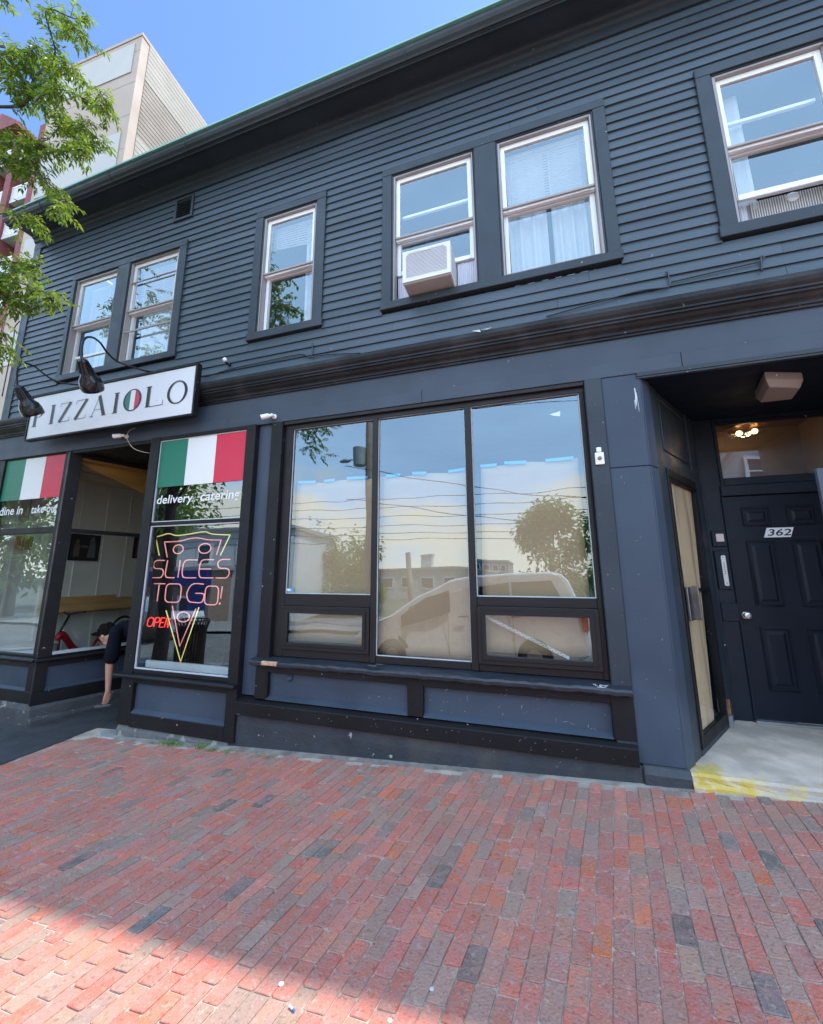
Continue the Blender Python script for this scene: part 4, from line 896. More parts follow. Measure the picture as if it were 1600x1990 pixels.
# red tricycle style bicycle, side on against the wall under the counter
t_=thing('bicycle','red framed bicycle with black wheels parked under the wooden counter inside the pizzeria','bicycle',(-6.75,1.2,-.30))
bx=-6.72
for cy in (.84,1.86):
    mb=MB(); mb.tube([(bx,cy+.30*math.cos(2*math.pi*k/28),.02+.30*math.sin(2*math.pi*k/28)) for k in range(28)],.020,6,close=True); wh=mb.build('wheel',GREY_D,t_,smooth=True)
    mb=MB(); 
    for k in range(12): a=math.pi*k/6; mb.tube([(bx,cy,.02),(bx,cy+.28*math.cos(a),.02+.28*math.sin(a))],.002,4)
    mb.build('spokes',mat('spoke_steel',(.4,.4,.4),.3,.8),wh)
BR=mat('bike_red',(.42,.008,.012),.3)
mb=MB(); mb.tube(smooth_pts([(bx,.80,.50),(bx,.86,.56),(bx,.94,.48),(bx,1.05,.34),(bx,1.25,.20)],5),[.05]*10+[.045]*11,8); mb.tube([(bx,.84,.60),(bx,.84,.02)],.018,8); mb.tube([(bx,1.25,.18),(bx,1.42,.46)],.02,8); mb.tube([(bx,1.25,.18),(bx,1.86,.02)],.016,8); mb.tube([(bx,1.40,.42),(bx,1.86,.02)],.014,8)
mb.build('frame',BR,t_,smooth=True)
mb=MB(); mb.tube([(bx,.80,.52),(bx,.93,.84)],.016,8); mb.tube(smooth_pts([(bx-.24,1.0,.88),(bx-.12,.93,.86),(bx,.93,.84),(bx+.12,.93,.86),(bx+.24,1.0,.88)],4),.014,8); mb.build('handlebar',GREY_D,t_,smooth=True)
mb=MB(); mb.ball((bx,1.44,.50),.12,(.7,1.3,.3)); mb.build('saddle',GREY_D,t_,smooth=True)
t_=thing('hoop_back_chair','black hoop back chair with thin spindles standing inside the splayed window','chair',(-6.45,1.62,-.30))
cx,cy=-6.40,1.55
mb=MB(); mb.tube(smooth_pts([(cx,cy-.19,.18),(cx,cy-.20,.45),(cx,cy-.15,.68),(cx,cy,.76),(cx,cy+.15,.68),(cx,cy+.20,.45),(cx,cy+.19,.18)],5),.018,8); mb.build('hoop',GREY_D,t_,smooth=True)
for k in range(5): mb=MB(); y=cy-.11+.055*k; mb.tube([(cx,cy+(y-cy)*.7,.18),(cx,y,.70-abs(k-2)*.02)],.007,6); mb.build('spindle',GREY_D,t_)
mb=MB(); mb.box(cx-.02,cx+.40,cy-.20,cy+.20,.145,.18); mb.build('seat',GREY_D,t_,bevel=.015)
for a in (.02,.36):
    for b in (-.16,.16): mb=MB(); mb.tube([(cx+a,cy+b,.145),(cx+a*1.05,cy+b*1.1,-.30)],.015,6); mb.build('leg',GREY_D,t_)

# ================================================================ GROUND
def cl(v,a,b): return max(a,min(b,v))
def gzc(x,y): return .0515*cl(x,-16,9)+.03*max(y,-12.5)
def sheet(name,xs,ys,f,m,**kw):
    mb=MB(); nx=len(xs); vs=[(x,y,f(x,y)) for y in ys for x in xs]
    fs=[(r*nx+c,r*nx+c+1,(r+1)*nx+c+1,(r+1)*nx+c) for r in range(len(ys)-1) for c in range(nx-1)]
    mb.add(vs,fs); return mb.build(name,m,raw=True,kind='structure',**kw)
GX=[-60,-16,-12,-8,-4,0,4,9,60]
ASPH=mat('asphalt',(.15,.14,.13),.85,var=.3,vs=6,bump=.7,bs=180,col2=(.20,.19,.17),c2s=2)
RAMP=mat('ramp_asphalt',(.040,.041,.045),.75,var=.3,vs=6,bump=.8,bs=160,chips=.74,chipcol=(.16,.16,.16),cs=60)
MORT=mat('joint_sand',(.50,.41,.33),.95,var=.25,vs=9,bump=.8,bs=120,col2=(.27,.21,.17),c2s=2.2,c2t=(.48,.66))
sheet('ground',[-400,400],[-400,400],lambda x,y:-1.45,mat('far_ground',(.12,.13,.09),.9),label='flat ground far beyond the street')
sheet('road',GX,[-11.6,-8,-4.12],lambda x,y:gzc(x,y)-.13,ASPH)
sheet('pavement_bed',[-4.76,-2,0,2,5.2],[-4.0,-2,-.0,.12],lambda x,y:gz(x,y)-.0055,MORT)
sheet('far_pavement',GX,[-16.5,-14,-11.6],lambda x,y:gzc(x,y),CONC)
mb=MB(); 
for i in range(14):
    x0=-22+i*2.2; mb.prismz([(x0,-4.13),(x0+2.18,-4.13),(x0+2.18,-3.99),(x0,-3.99)],lambda x,y:gzc(x,y)-.3,lambda x,y:gzc(x,-4)+.004)
mb.build('kerb',mat('granite',(.36,.35,.34),.8,var=.2,vs=20),bevel=.01,kind='structure')
def rz(x,y):
    a=gz(x,y)+.004
    if y<-.25: return a
    b=-.272+.08*y+.012*(x+5.2)
    t=cl((y+.25)/.3,0,1); t=t*t*(3-2*t); return a*(1-t)+b*t
xs=[-9.5,-8,-7,-6.4]+[-6.0+.1*i for i in range(13)]+[-4.74]; ys=[-4.0,-3,-2,-1.2]+[-.8+.08*i for i in range(11)]+[.2,.5,.8,1.2,1.6]
sheet('asphalt_path',xs,ys,rz,RAMP)
sheet('asphalt_ramp',[-4.745,-4.5,-4.2],[.10,.3,.6,1.0,1.62],lambda x,y:rz(x,y)-.0002,RAMP)
mb=MB(); mb.prismz([(-4.62,.03),(-4.22,.17),(-4.22,-.115),(-4.42,-.10)],-.4,lambda x,y:gz(x,y)+.012)
mb.build('threshold_slab',CONC,bevel=.01,kind='structure')
mb=MB(); n=50
for i in range(n):
    x0=-4.24+5.12*i/n; x1=x0+5.12/n; wd=.125-.062*(x0+4.24)/5.12
    mb.prismz([(x0,-wd+.006*math.sin(i*1.7)),(x1,-wd+.006*math.sin((i+1)*1.7)),(x1,.03),(x0,.03)],lambda x,y:gz(x,y)-.05,lambda x,y:gz(x,y)+.002+.10*max(0,y+.03))
mb.build('mortar_strip',mat('gritty_mortar',(.25,.21,.185),.9,var=.35,vs=9,bump=.9,bs=70,col2=(.36,.33,.28),c2s=6),kind='structure')
# ---- bricks: each laid as its own little block in one pavement sheet
def build_bricks():
    vs=[];fs=[];cols=[]
    pal=[((.41,.115,.088),3.2),((.39,.130,.108),3.6),((.43,.155,.12),2.0),((.34,.150,.125),3.0),((.29,.175,.145),2.6),((.24,.17,.145),1.5),((.19,.150,.132),.7),((.100,.100,.102),.30),((.47,.13,.07),.9)]
    tot=sum(w for _,w in pal)
    def pick():
        r=rnd(0,tot)
        for c,w in pal:
            r-=w
            if r<=0: return c
        return c
    def ang(u): return R(9.3-1.35*u)
    u=-5.7; ci=0
    while u<6.5:
        v=-3.4+(.08 if ci%2 else 0)+rnd(-.025,.025)
        while v<2.4:
            Lb=.1585+rnd(-.003,.003); 
            if random.random()<.02: Lb*=.55
            a=ang(u); wv=.0752
            def W(uu,vv):
                A=ang(uu); return (uu+vv*math.sin(A), -2+vv*math.cos(A))
            cx,cy=W(u+wv/2,v+Lb/2)
            if -4.72<cx<4.6 and cy<-.07 and cy>-3.96 and cy< -(.125-.062*(cx+4.24)/5.12)-.0+.01 if cx<.88 else (-4.72<cx<4.6 and -3.96<cy<-.055):
                g=.0014+rnd(0,.0018); j=lambda:rnd(-.0016,.0016)
                u0,u1,v0,v1=u+g+j(),u+wv+.0022-g+j(),v+g+j(),v+Lb-g+j()
                c=.002+rnd(0,.009)
                P=[(u0+c,v0),(u1-c,v0),(u1,v0+c),(u1,v1-c),(u1-c,v1),(u0+c,v1),(u0,v1-c),(u0,v0+c)]
                P=[(p+rnd(-.001,.001),q+rnd(-.001,.001)) for p,q in P]
                zt=rnd(-.0016,.0018); tx=rnd(-.012,.012); ty=rnd(-.008,.008)
                cu,cv=(u0+u1)/2,(v0+v1)/2; b=len(vs)
                for s,dz in ((.972,0),(1.0,-.0022),(1.0,-.014)):
                    for p,q in P:
                        sx=cu+(p-cu)*(1-(1-s)*2); sv=cv+(q-cv)*s
                        x,y=W(sx,sv); vs.append((x,y,gz(x,y)+zt+dz+(sx-cu)*tx+(sv-cv)*ty))
                fs.append(tuple(b+i for i in range(8)))
                for r in (0,1):
                    for i in range(8): k=(i+1)%8; fs.append((b+r*8+i,b+(r+1)*8+i,b+(r+1)*8+k,b+r*8+k))
                col=pick(); br=rnd(1.12,1.5); col=(min(.8,col[0]*br*1.04),col[1]*br*rnd(1.0,1.10),col[2]*br*rnd(.90,1.0))
                cols += [col]*17
            v+=Lb+.0015
        u+=.0772; ci+=1
    me=bpy.data.meshes.new('pavement'); me.from_pydata(vs,[],fs)
    at=me.color_attributes.new('Col','FLOAT_COLOR','CORNER'); data=[]
    for p,c in zip(me.polygons,cols): data += [c[0],c[1],c[2],1]*p.loop_total
    at.data.foreach_set('color',data)
    bm=bmesh.new(); bm.from_mesh(me); bmesh.ops.recalc_face_normals(bm,faces=bm.faces); bm.to_mesh(me); bm.free()
    m=mat('paving_brick',(.3,.1,.08),.78,var=.1,bump=.65,bs=90)
    nt=m.node_tree; N=nt.nodes; L=nt.links; b=N['Principled BSDF']; b.inputs['Specular IOR Level'].default_value=.35
    va=N.new('ShaderNodeVertexColor'); va.layer_name='Col'; tc=N.new('ShaderNodeTexCoord')
    def nz(s,d=4):
        n=N.new('ShaderNodeTexNoise'); n.inputs['Scale'].default_value=s; n.inputs['Detail'].default_value=d; L.new(tc.outputs['Object'],n.inputs['Vector']); return n.outputs['Fac']
    def rg(v,a,c,d,e):
        n=N.new('ShaderNodeMapRange'); n.inputs[1].default_value=a; n.inputs[2].default_value=c; n.inputs[3].default_value=d; n.inputs[4].default_value=e; L.new(v,n.inputs[0]); return n.outputs[0]
    def mx(f,a,c,bl='MIX'):
        n=N.new('ShaderNodeMix'); n.data_type='RGBA'; n.blend_type=bl
        if isinstance(f,float): n.inputs['Factor'].default_value=f
        else: L.new(f,n.inputs['Factor'])
        for q,k in ((a,'A'),(c,'B')):
            if isinstance(q,tuple): n.inputs[k].default_value=(*q,1)
            else: L.new(q,n.inputs[k])
        return n.outputs['Result']
    c=mx(rg(nz(15,5),.40,.62,0,.60),va.outputs['Color'],(.36,.24,.20))           # grey-brown scuffing
    c=mx(rg(nz(5,3),.35,.7,0,.35),c,(.48,.18,.13))
    c=mx(rg(nz(140,2),.66,.70,0,.55),c,(.55,.49,.43))                              # pale grit flecks
    c=mx(rg(nz(60,4),.33,.42,.35,0),c,(.05,.04,.04))                              # pits
    c=mx(rg(nz(1.1,4),.5,.72,0,.35),c,(.24,.17,.14))
    c=mx(rg(nz(34,6),.60,.68,0,.35),c,(.50,.44,.37))
    L.new(c,b.inputs['Base Color'])
    me.materials.append(m); o=bpy.data.objects.new('pavement',me); scene.collection.objects.link(o); o['kind']='structure'
build_bricks()
# small litter and moss
GUM=mat('chewing_gum',(.60,.58,.55),.7)
for (x,y,r,l) in ((-1.031,-1.821,.011,'white gum spot on the paving nearest the shadow edge, left one of three'),(-.467,-1.696,.010,'pale gum spot on the bricks, upper right one of three'),(-.582,-1.835,.010,'white gum spot at the very bottom of the picture on a brick')):
    mb=MB(); z=gz(x,y); mb.lathe([(r,0),(r*.8,.002),(r*.3,.003)],(x,y,z),n=9); mb.build('gum_spot',GUM,label=l,cat='gum',group='gum spots on the paving')
mb=MB(); z=gz(-.937,-1.893); mb.M=Matrix.Translation((-.937,-1.893,z+.006))@Matrix.Rotation(R(-20),4,'Z'); mb.tube([(-.014,0,0),(.006,0,0)],.0038,8,0); mb.tube([(.006,0,0),(.016,0,0)],.0038,8,1); mb.build('cigarette_butt',[mat('white_butt',(.8,.8,.8),.6),mat('blue_butt',(.12,.14,.5),.5)],label='small white and blue litter stub on the sunlit bricks',cat='litter')
mb=MB()
for (cx,cy,n,sp,h) in ((-3.47,-.10,240,.13,.035),(-3.09,-.11,90,.05,.045),(-2.93,-.14,50,.05,.03),(-2.35,-.16,60,.12,.016),(-1.3,-.17,50,.15,.012),(-2.75,-.15,50,.07,.025),(-.6,-.20,30,.12,.010)):
    for _ in range(n):
        x=cx+random.gauss(0,sp*.6); y=cy+random.gauss(0,.022); a=rnd(0,6.28); hh=h*rnd(.4,1.2); w_=.0022; z=gz(x,y)
        dx,dy=math.cos(a),math.sin(a); lx,ly=rnd(-.6,.6)*hh,rnd(-.6,.6)*hh
        mb.add([(x-dx*w_,y-dy*w_,z),(x+dx*w_,y+dy*w_,z),(x+lx*.5+dx*w_*.7,y+ly*.5+dy*w_*.7,z+hh*.6),(x+lx,y+ly,z+hh)],[(0,1,2),(0,2,3)])
mb.build('grass',mat('weed_green',(.12,.22,.035),.7,var=.3,vs=12),raw=True,kind='stuff',label='small weeds and moss along the foot of the wall',cat='weeds')

# ================================================================ PERSON
def blob(caps,balls,name,m,parent,vox=.006,sm=6):
    mb=MB()
    for (p,q,r0,r1) in caps:
        p,q=Vector(p),Vector(q); n=max(3,int((q-p).length/.02))
        mb.tube([p+(q-p)*i/n for i in range(n+1)],[r0+(r1-r0)*i/n for i in range(n+1)],14); mb.ball(p,r0,n=14); mb.ball(q,r1,n=14)
    for b in balls: mb.ball(*b)
    o=mb.build(name,m,parent,raw=True); r=o.modifiers.new('r','REMESH'); r.mode='VOXEL'; r.voxel_size=vox; r.use_smooth_shade=True
    s=o.modifiers.new('s','SMOOTH'); s.iterations=sm; s.factor=.5; return o
pe=thing('person','person in a black t-shirt bending down in the pizzeria doorway with a white card','person',(-4.6,.6,-.2))
SKIN=mat('skin',(.50,.27,.19),.5,var=.08,vs=9)
U=Vector((-.64,0,.77)); Fw=Vector((-.77,0,-.64)); S_y=Vector((0,1,0)); C=Vector((-5.115,.36,.695))
HM=Matrix((Fw,S_y,U)).transposed()
def hp(f,s,u): return C+Fw*f+S_y*s+U*u
caps=[(hp(-.055,0,-.06),(-4.90,.42,.765),.055,.062),((-4.90,.42,.765),(-4.60,.58,.77),.07,.09),
 ((-4.865,.275,.735),(-4.90,.27,.37),.050,.043),((-4.90,.27,.37),(-4.885,.28,.085),.043,.027),
 ((-4.87,.60,.74),(-4.78,.66,.42),.05,.042),((-4.78,.66,.42),(-4.72,.62,.20),.042,.028),
 ((-4.50,.54,.74),(-4.63,.52,.33),.07,.06),((-4.63,.52,.33),(-4.50,.52,-.12),.055,.035),((-4.50,.72,.74),(-4.60,.76,.33),.07,.06),((-4.60,.76,.33),(-4.48,.76,-.12),.055,.035)]
balls=[(C,1,(.098,.076,.112),18,None,HM),(hp(.03,0,-.075),1,(.062,.054,.058),14,None,HM),(hp(.055,0,-.115),.028),(hp(.100,0,-.022),1,(.020,.013,.028),10,None,HM),(hp(.108,0,-.032),.013),
 (hp(.085,.0,.025),1,(.016,.055,.012),10,None,HM),(hp(.087,0,-.072),1,(.010,.024,.007),10,None,HM),(hp(.084,0,-.088),1,(.011,.020,.008),10,None,HM),
 (hp(-.008,-.079,-.012),1,(.020,.010,.032),12,None,HM),(hp(-.008,.079,-.012),1,(.020,.010,.032),12,None,HM)]
# hand holding the card: palm, four fingers of different length, thumb
def hand(w0,d,side,closed=True):
    d=Vector(d).normalized(); side=Vector(side).normalized(); n_=d.cross(side); w0=Vector(w0); cs=[]
    for k,(o,l) in enumerate(((-.027,.066),(-.009,.074),(.009,.068),(.026,.054))):
        a=w0+side*o*.6; b=w0+d*.085+side*o; cs.append((a,b,.014,.0125))
        m1=b+d*l*.45+n_*.008; m2=m1+d*l*.30+n_*.014; m3=m2+d*l*.2+n_*.018
        cs += [(b,m1,.0088,.0082),(m1,m2,.0082,.0075),(m2,m3,.0075,.0062)]
    t0=w0+d*.02+side*(-.02); t1=w0+d*.055+side*(-.050)+n_*.014; t2=t1+d*.034+n_*.014+side*.002; cs += [(t0,t1,.014,.011),(t1,t2,.0105,.0085)]
    return cs
caps+=hand((-4.885,.28,.075),(-.12,.02,-1),(-.35,-1,0)); caps+=hand((-4.72,.62,.20),(-.2,0,-1),(0,1,0))
body=blob(caps,balls,'body',SKIN,pe,.0048,4)
blob([((-4.88,.43,.750),(-4.58,.60,.79),.125,.145),((-4.885,.30,.76),(-4.885,.58,.77),.075,.075),((-4.868,.275,.745),(-4.885,.272,.46),.070,.080),((-4.87,.60,.75),(-4.80,.65,.52),.070,.075),((-4.74,.50,.70),(-4.55,.62,.73),.14,.15),((-4.95,.42,.80),(-4.88,.44,.79),.066,.085)],[],'t_shirt',mat('black_t_shirt',(.006,.007,.013),.95,spec=.15,var=.1,bump=.3,bs=25),pe,.008,6)
blob([((-4.50,.62,.80),(-4.46,.62,.74),.15,.15),((-4.50,.52,.76),(-4.635,.52,.33),.095,.075),((-4.635,.52,.33),(-4.505,.52,-.12),.072,.058),((-4.50,.75,.76),(-4.605,.76,.33),.095,.075),((-4.605,.76,.33),(-4.485,.76,-.12),.072,.058)],[],'trousers',mat('dark_trousers',(.01,.01,.013),.9,spec=.2),pe,.01,4)
for y in (.52,.76): blob([((-4.47,y,-.175),(-4.66,y,-.185),.042,.036)],[],'shoe',mat('black_shoe',(.015,.015,.015),.5),pe,.008,2)
hb=[(hp(-.022,0,.030),1,(.098,.085,.105),18,None,HM)]
random.seed(3)
for _ in range(120):
    a=rnd(0,6.28); e=rnd(-.25,1); rr_=math.sqrt(max(0,1-e*e)); f=rr_*math.cos(a)*.098-.012; s=rr_*math.sin(a)*.082; u=.035+e*.108
    if f>.052 and u<.055: continue
    if u<-.02 and f>-.02: continue
    hb.append((hp(f,s,u),rnd(.014,.022)))
blob([],hb,'hair',mat('dark_brown_hair',(.010,.006,.005),.9,spec=.1,var=.4,vs=40,bump=.8,bs=90),pe,.006,1)
mb=MB()
for s in (-.030,.030): mb.ball(hp(.080,s,-.002),.012,n=10)
mb.build('eye',mat('eye_white',(.5,.45,.42),.3),body)
mb=MB(); q=[(-4.99,.22,-.098),(-4.90,.34,-.104),(-4.79,.26,-.048),(-4.88,.14,-.042)]
mb.add([(a,b,c) for a,b,c in q]+[(a,b,c+.0015) for a,b,c in q],[(3,2,1,0),(4,5,6,7),(0,1,5,4),(1,2,6,5),(2,3,7,6),(3,0,4,7)])
mb.build('card',mat('white_card',(.82,.82,.84),.5,var=.01),label='white card held in the bending person\'s hand just above the ramp',cat='card')

# ================================================================ TREES
def leafmat(name,c1,c2,tr=.45):
    m=bpy.data.materials.new(name); m.use_nodes=True; nt=m.node_tree; N=nt.nodes; L=nt.links; b=N['Principled BSDF']; o=[n for n in N if n.type=='OUTPUT_MATERIAL'][0]
    g=N.new('ShaderNodeNewGeometry'); mx=N.new('ShaderNodeMix'); mx.data_type='RGBA'; L.new(g.outputs['Random Per Island'],mx.inputs['Factor'])
    mx.inputs['A'].default_value=(*c1,1); mx.inputs['B'].default_value=(*c2,1); L.new(mx.outputs['Result'],b.inputs['Base Color']); b.inputs['Roughness'].default_value=.42
    t=N.new('ShaderNodeBsdfTranslucent'); ad=N.new('ShaderNodeMix'); ad.data_type='RGBA'; ad.blend_type='MULTIPLY'; ad.inputs['Factor'].default_value=1; L.new(mx.outputs['Result'],ad.inputs['A']); ad.inputs['B'].default_value=(2.3,2.2,.9,1)
    L.new(ad.outputs['Result'],t.inputs['Color']); ms=N.new('ShaderNodeMixShader'); ms.inputs[0].default_value=tr; L.new(b.outputs[0],ms.inputs[1]); L.new(t.outputs[0],ms.inputs[2]); L.new(ms.outputs[0],o.inputs[0]); return m
LEAF=leafmat('street_tree_leaf',(.050,.100,.016),(.175,.235,.038)); BARK=mat('bark',(.10,.075,.06),.9,var=.35,vs=14,bump=.8,bs=30)
def leaf(mb,p,d,n,l,w):
    d=d.normalized(); s=d.cross(n); s=s.normalized() if s.length>1e-4 else Vector((1,0,0)); n=s.cross(d)
    a=p+d*l*.45+s*w+n*.12*l; b=p+d*l*.45-s*w+n*.12*l; c=p+d*l-Vector((0,0,.12*l))
    mb.add([p,a,c,b,p+d*l*.5],[(0,1,4),(1,2,4),(2,3,4),(3,0,4)])
def twig(mb,tb,p,d,L_,ls=.058,lw=.0105,gap=.017):
    pts=[p.copy()]; n=max(2,int(L_/gap)); 
    for i in range(n):
        d=(d+Vector((rnd(-.09,.09),rnd(-.09,.09),rnd(-.13,.03)))).normalized(); p=p+d*gap; pts.append(p.copy())
        sd=d.cross(Vector((0,0,1))); sd=sd.normalized() if sd.length>.1 else Vector((1,0,0)); k=1 if i%2 else -1
        ld=(sd*k*rnd(.6,1)+d*rnd(.3,.8)+Vector((0,0,rnd(-.75,-.05)))); leaf(mb,p,ld,Vector((rnd(-.4,.4),rnd(-.4,.4),1)),ls*rnd(.65,1.25),lw*rnd(.8,1.25))
    leaf(mb,p,d,Vector((0,0,1)),ls,lw); tb.tube([pts[0],pts[len(pts)//2],pts[-1]],[.0028,.002,.001],4)
random.seed(11)
BR_={'main':([(-5.041,6.32),(-4.871,6.346),(-4.711,6.488),(-4.613,6.626),(-4.524,6.853),(-4.388,7.035),(-4.257,7.133),(-4.197,7.281)],.016,1.0),
'b1':([(-4.572,6.18),(-4.293,6.082),(-4.0,5.962),(-3.66,5.792),(-3.46,5.67)],.008,1.3),'b2':([(-4.503,6.138),(-4.145,5.834),(-3.889,5.648),(-3.62,5.40)],.007,1.15),
'b3':([(-4.66,5.787),(-4.384,5.71),(-4.18,5.793)],.006,.5),'b4':([(-5.149,6.029),(-4.773,5.804),(-4.427,5.605),(-4.175,5.494),(-3.845,5.422),(-3.58,5.10)],.010,1.5),
'b5':([(-5.06,5.724),(-4.466,5.308),(-4.004,4.906),(-3.73,4.592),(-3.62,4.42)],.009,1.0),'b6':([(-4.665,4.383),(-4.327,4.234),(-4.06,4.12)],.006,1.6),
'b7':([(-4.586,4.114),(-4.175,3.93),(-3.80,3.77),(-3.60,3.65)],.008,1.9),'b7b':([(-4.65,3.98),(-4.25,3.80),(-3.95,3.66)],.006,1.7),'b8':([(-5.423,6.961),(-5.23,6.899),(-4.94,6.788),(-4.6,6.70)],.009,1.3),
'b9':([(-5.61,7.596),(-5.395,7.48),(-4.963,7.215),(-4.716,7.04)],.008,1.1),'b10':([(-5.9,7.7),(-5.711,7.94),(-5.45,8.2),(-5.25,8.3)],.008,1.1),'b11':([(-4.768,7.70),(-4.605,7.395),(-4.37,7.11)],.005,1.0),
'b12':([(-4.853,5.022),(-4.6,4.90),(-4.42,4.80)],.006,1.3),'b13':([(-4.6,3.75),(-4.40,3.45),(-4.26,3.20)],.006,1.1),'b14':([(-4.194,6.439),(-4.035,6.32),(-3.96,6.22)],.005,1.0),'b15':([(-4.321,7.105),(-4.15,6.95),(-4.08,6.80)],.004,.9),
'b16':([(-5.0,6.55),(-4.75,6.62),(-4.35,6.55)],.006,1.4),'b17':([(-5.1,5.5),(-4.8,5.55),(-4.3,5.35)],.007,1.2),'b18':([(-5.2,6.75),(-4.95,6.5),(-4.55,6.35),(-4.2,6.3)],.007,1.3)}
tr_=thing('street_tree','leafy green street tree reaching its branches in from the left in front of the building','tree',(-6.6,-2.5,gz(-6.6,-2.5)))
lm_=MB(); tb=MB(); tk=MB()
base=Vector((-6.6,-2.5,gz(-6.6,-2.5)))
tk.tube(smooth_pts([base,base+Vector((.03,0,1.5)),base+Vector((-.02,.05,3.0)),base+Vector((.05,.1,4.6)),base+Vector((.1,.1,6.4)),base+Vector((.1,.2,8.6))],4),[.14-.005*i for i in range(21)],12)
for k,(P2,r,den) in BR_.items():
    y0=-1.5+rnd(-.12,.12); P3=[Vector((x,y0+.05*i*rnd(-1,1),z)) for i,(x,z) in enumerate(P2)]; C3=smooth_pts(P3,8); n=len(C3)
    tb.tube(C3,[r*(1-.75*i/n) for i in range(n)],6)
    a=P3[0]; hub=Vector((-6.5,-2.4,max(2.6,a.z-1.0))); 
    if k not in('b11','b14','b15','b2','b1','b3','b16'): tb.tube(smooth_pts([hub,hub.lerp(a,.5)+Vector((0,-.05,.12)),a],4),[.03,.027,.025,.022,.02,.018,.016,.014,max(r,.008)],6)
    st=.021/den*1.15
    Ltot=0
    for i in range(n-1):
        p,q=C3[i],C3[i+1]; sl=(q-p).length; m=max(1,int(sl/st+random.random())); d=(q-p).normalized()
        for _ in range(m):
            t=(i+random.random())/n; pp=p.lerp(q,random.random()); dd=(d*rnd(.2,1.0)+Vector((rnd(-1,1),rnd(-.9,.9),rnd(-1.1,.55)))).normalized()
            twig(lm_,tb,pp,dd,rnd(.08,.26)*(1.05-.45*t))
lim=smooth_pts([Vector(p) for p in ((-6.4,-2.6,4.2),(-5.3,-2.75,4.65),(-4.5,-2.8,4.5),(-3.75,-2.85,4.1))],6); tb.tube(lim,[.03-.0014*i for i in range(len(lim))],6)
for i in range(170):
    k=random.randrange(4,len(lim)); pp=lim[k]+Vector((rnd(-.2,.12),rnd(-.3,.3),rnd(-.5,.35))); twig(lm_,tb,pp,Vector((rnd(-.3,1),rnd(-.8,.8),rnd(-1,.3))),rnd(.12,.3),.07,.017,.022)
for _ in range(330):        # crown outside the picture, seen only in the windows
    y=rnd(-4.2,-1.0); x=rnd(-8.3,-4.4); z=rnd(3.2,9.3)
    if x>-3.35*(y+3.45)-.3 or ((x+6.4)**2/4+(y+2.6)**2/3+(z-6.3)**2/9)>1: continue
    c=Vector((x,y,z)); 
    for _ in range(9):
        d=Vector((rnd(-1,1),rnd(-1,1),rnd(-1,.6))).normalized(); twig(lm_,tb,c+d*.05,d,rnd(.15,.35),.085,.022,.03)
lm_.build('leaves',LEAF,tr_,raw=True); tb.build('branch',BARK,tr_,smooth=True,raw=True); tk.build('trunk',BARK,tr_,smooth=True)
LEAF2=leafmat('far_leaf',(.07,.13,.03),(.16,.24,.06),.35)
def tree(x,y,zb,h,rx,label,n=1500,ls=.30,z0=.35):
    t_=thing('tree',label,'tree',(x,y,zb),'trees across the street'); tk=MB(); tk.tube(smooth_pts([(x,y,zb),(x+.1,y,zb+h*.3),(x-.1,y,zb+h*.6),(x,y,zb+h*.9)],4),[.03*h*(1-i/14) for i in range(13)],9)
    lf=MB(); hubs=[]
    for _ in range(44):
        a=rnd(0,6.28); e=rnd(0,1); rr=rx*math.sqrt(rnd(.02,1))*(1-.6*abs(e-.40)); hubs.append((Vector((x+rr*math.cos(a),y+rr*math.sin(a),zb+h*(z0+(1-z0)*e))),rx*rnd(.22,.42)))
    for hb_,r in hubs[:12]: tk.tube([Vector((x,y,zb+h*.4)),hb_],[.012*h,.003*h],5)
    for _ in range(n):
        hb_,r=random.choice(hubs); d=Vector((random.gauss(0,1),random.gauss(0,1),random.gauss(0,.8))); d=d.normalized()*r*rnd(.5,1.05)
        leaf(lf,hb_+d,d+Vector((rnd(-1,1),rnd(-1,1),-.5))*r,Vector((rnd(-1,1),rnd(-1,1),1)),ls*rnd(.6,1.3),ls*.28)
    lf.build('crown',LEAF2,t_,raw=True); tk.build('trunk',BARK,t_,smooth=True)

# ================================================================ TOWER BEHIND
TW=thing('apartment_tower','tall beige and white panelled apartment tower rising behind the left end of the shop building','building',(-30,18,-1.4))
TM=Matrix.Translation((-25.15,12,0))@Matrix.Rotation(R(2.6),4,'Z')
BEI=mat('beige_cladding',(.39,.31,.25),.7,var=.04,vs=.3); LTP=mat('pale_cladding',(.43,.415,.39),.7,var=.03,vs=.3); RIB=mat('tan_ribbed',(.22,.185,.145),.7,var=.04,vs=.3)
mb=MB(); mb.M=TM; mb.box(-8.6,0,0,16,-1.4,40.1); mb.box(-8.65,.05,-.05,16.05,40.1,40.35); mb.build('shaft',BEI,TW)
mb=MB(); mb.M=TM
for z0,z1 in ((36.9,39.6),(28.3,31.6),(22.5,24.8),(15,17.5)): mb=MB(); mb.M=TM; mb.box(-8.2,-.55,-.06,-.0,z0,z1); mb.build('pale_panel',LTP,TW)
mb=MB(); mb.M=TM
for z0,z1 in ((36.9,39.7),(28.3,31.7),(20,23)):
    z=z0
    while z<z1: mb.box(0,.05,.6,15.6,z,z+.36); z+=.40
mb.build('cream_ribbed_panel',mat('cream_ribbed',(.30,.275,.23),.7,var=.04,vs=.3),TW)
mb=MB(); mb.M=TM; z=31.8
while z<36.8: mb.box(0,.045,.6,15.6,z,z+.30); z+=.36
z=24
while z<28.2: mb.box(0,.045,.6,15.6,z,z+.30); z+=.36
mb.build('ribbed_panel',RIB,TW)
mb=MB(); mb.M=TM; z=4
while z<40: mb.box(-8.55,-.02,-.012,-.002,z,z+.03); z+=2.9
mb.build('panel_joint',mat('joint_grey',(.38,.34,.31),.8),TW)
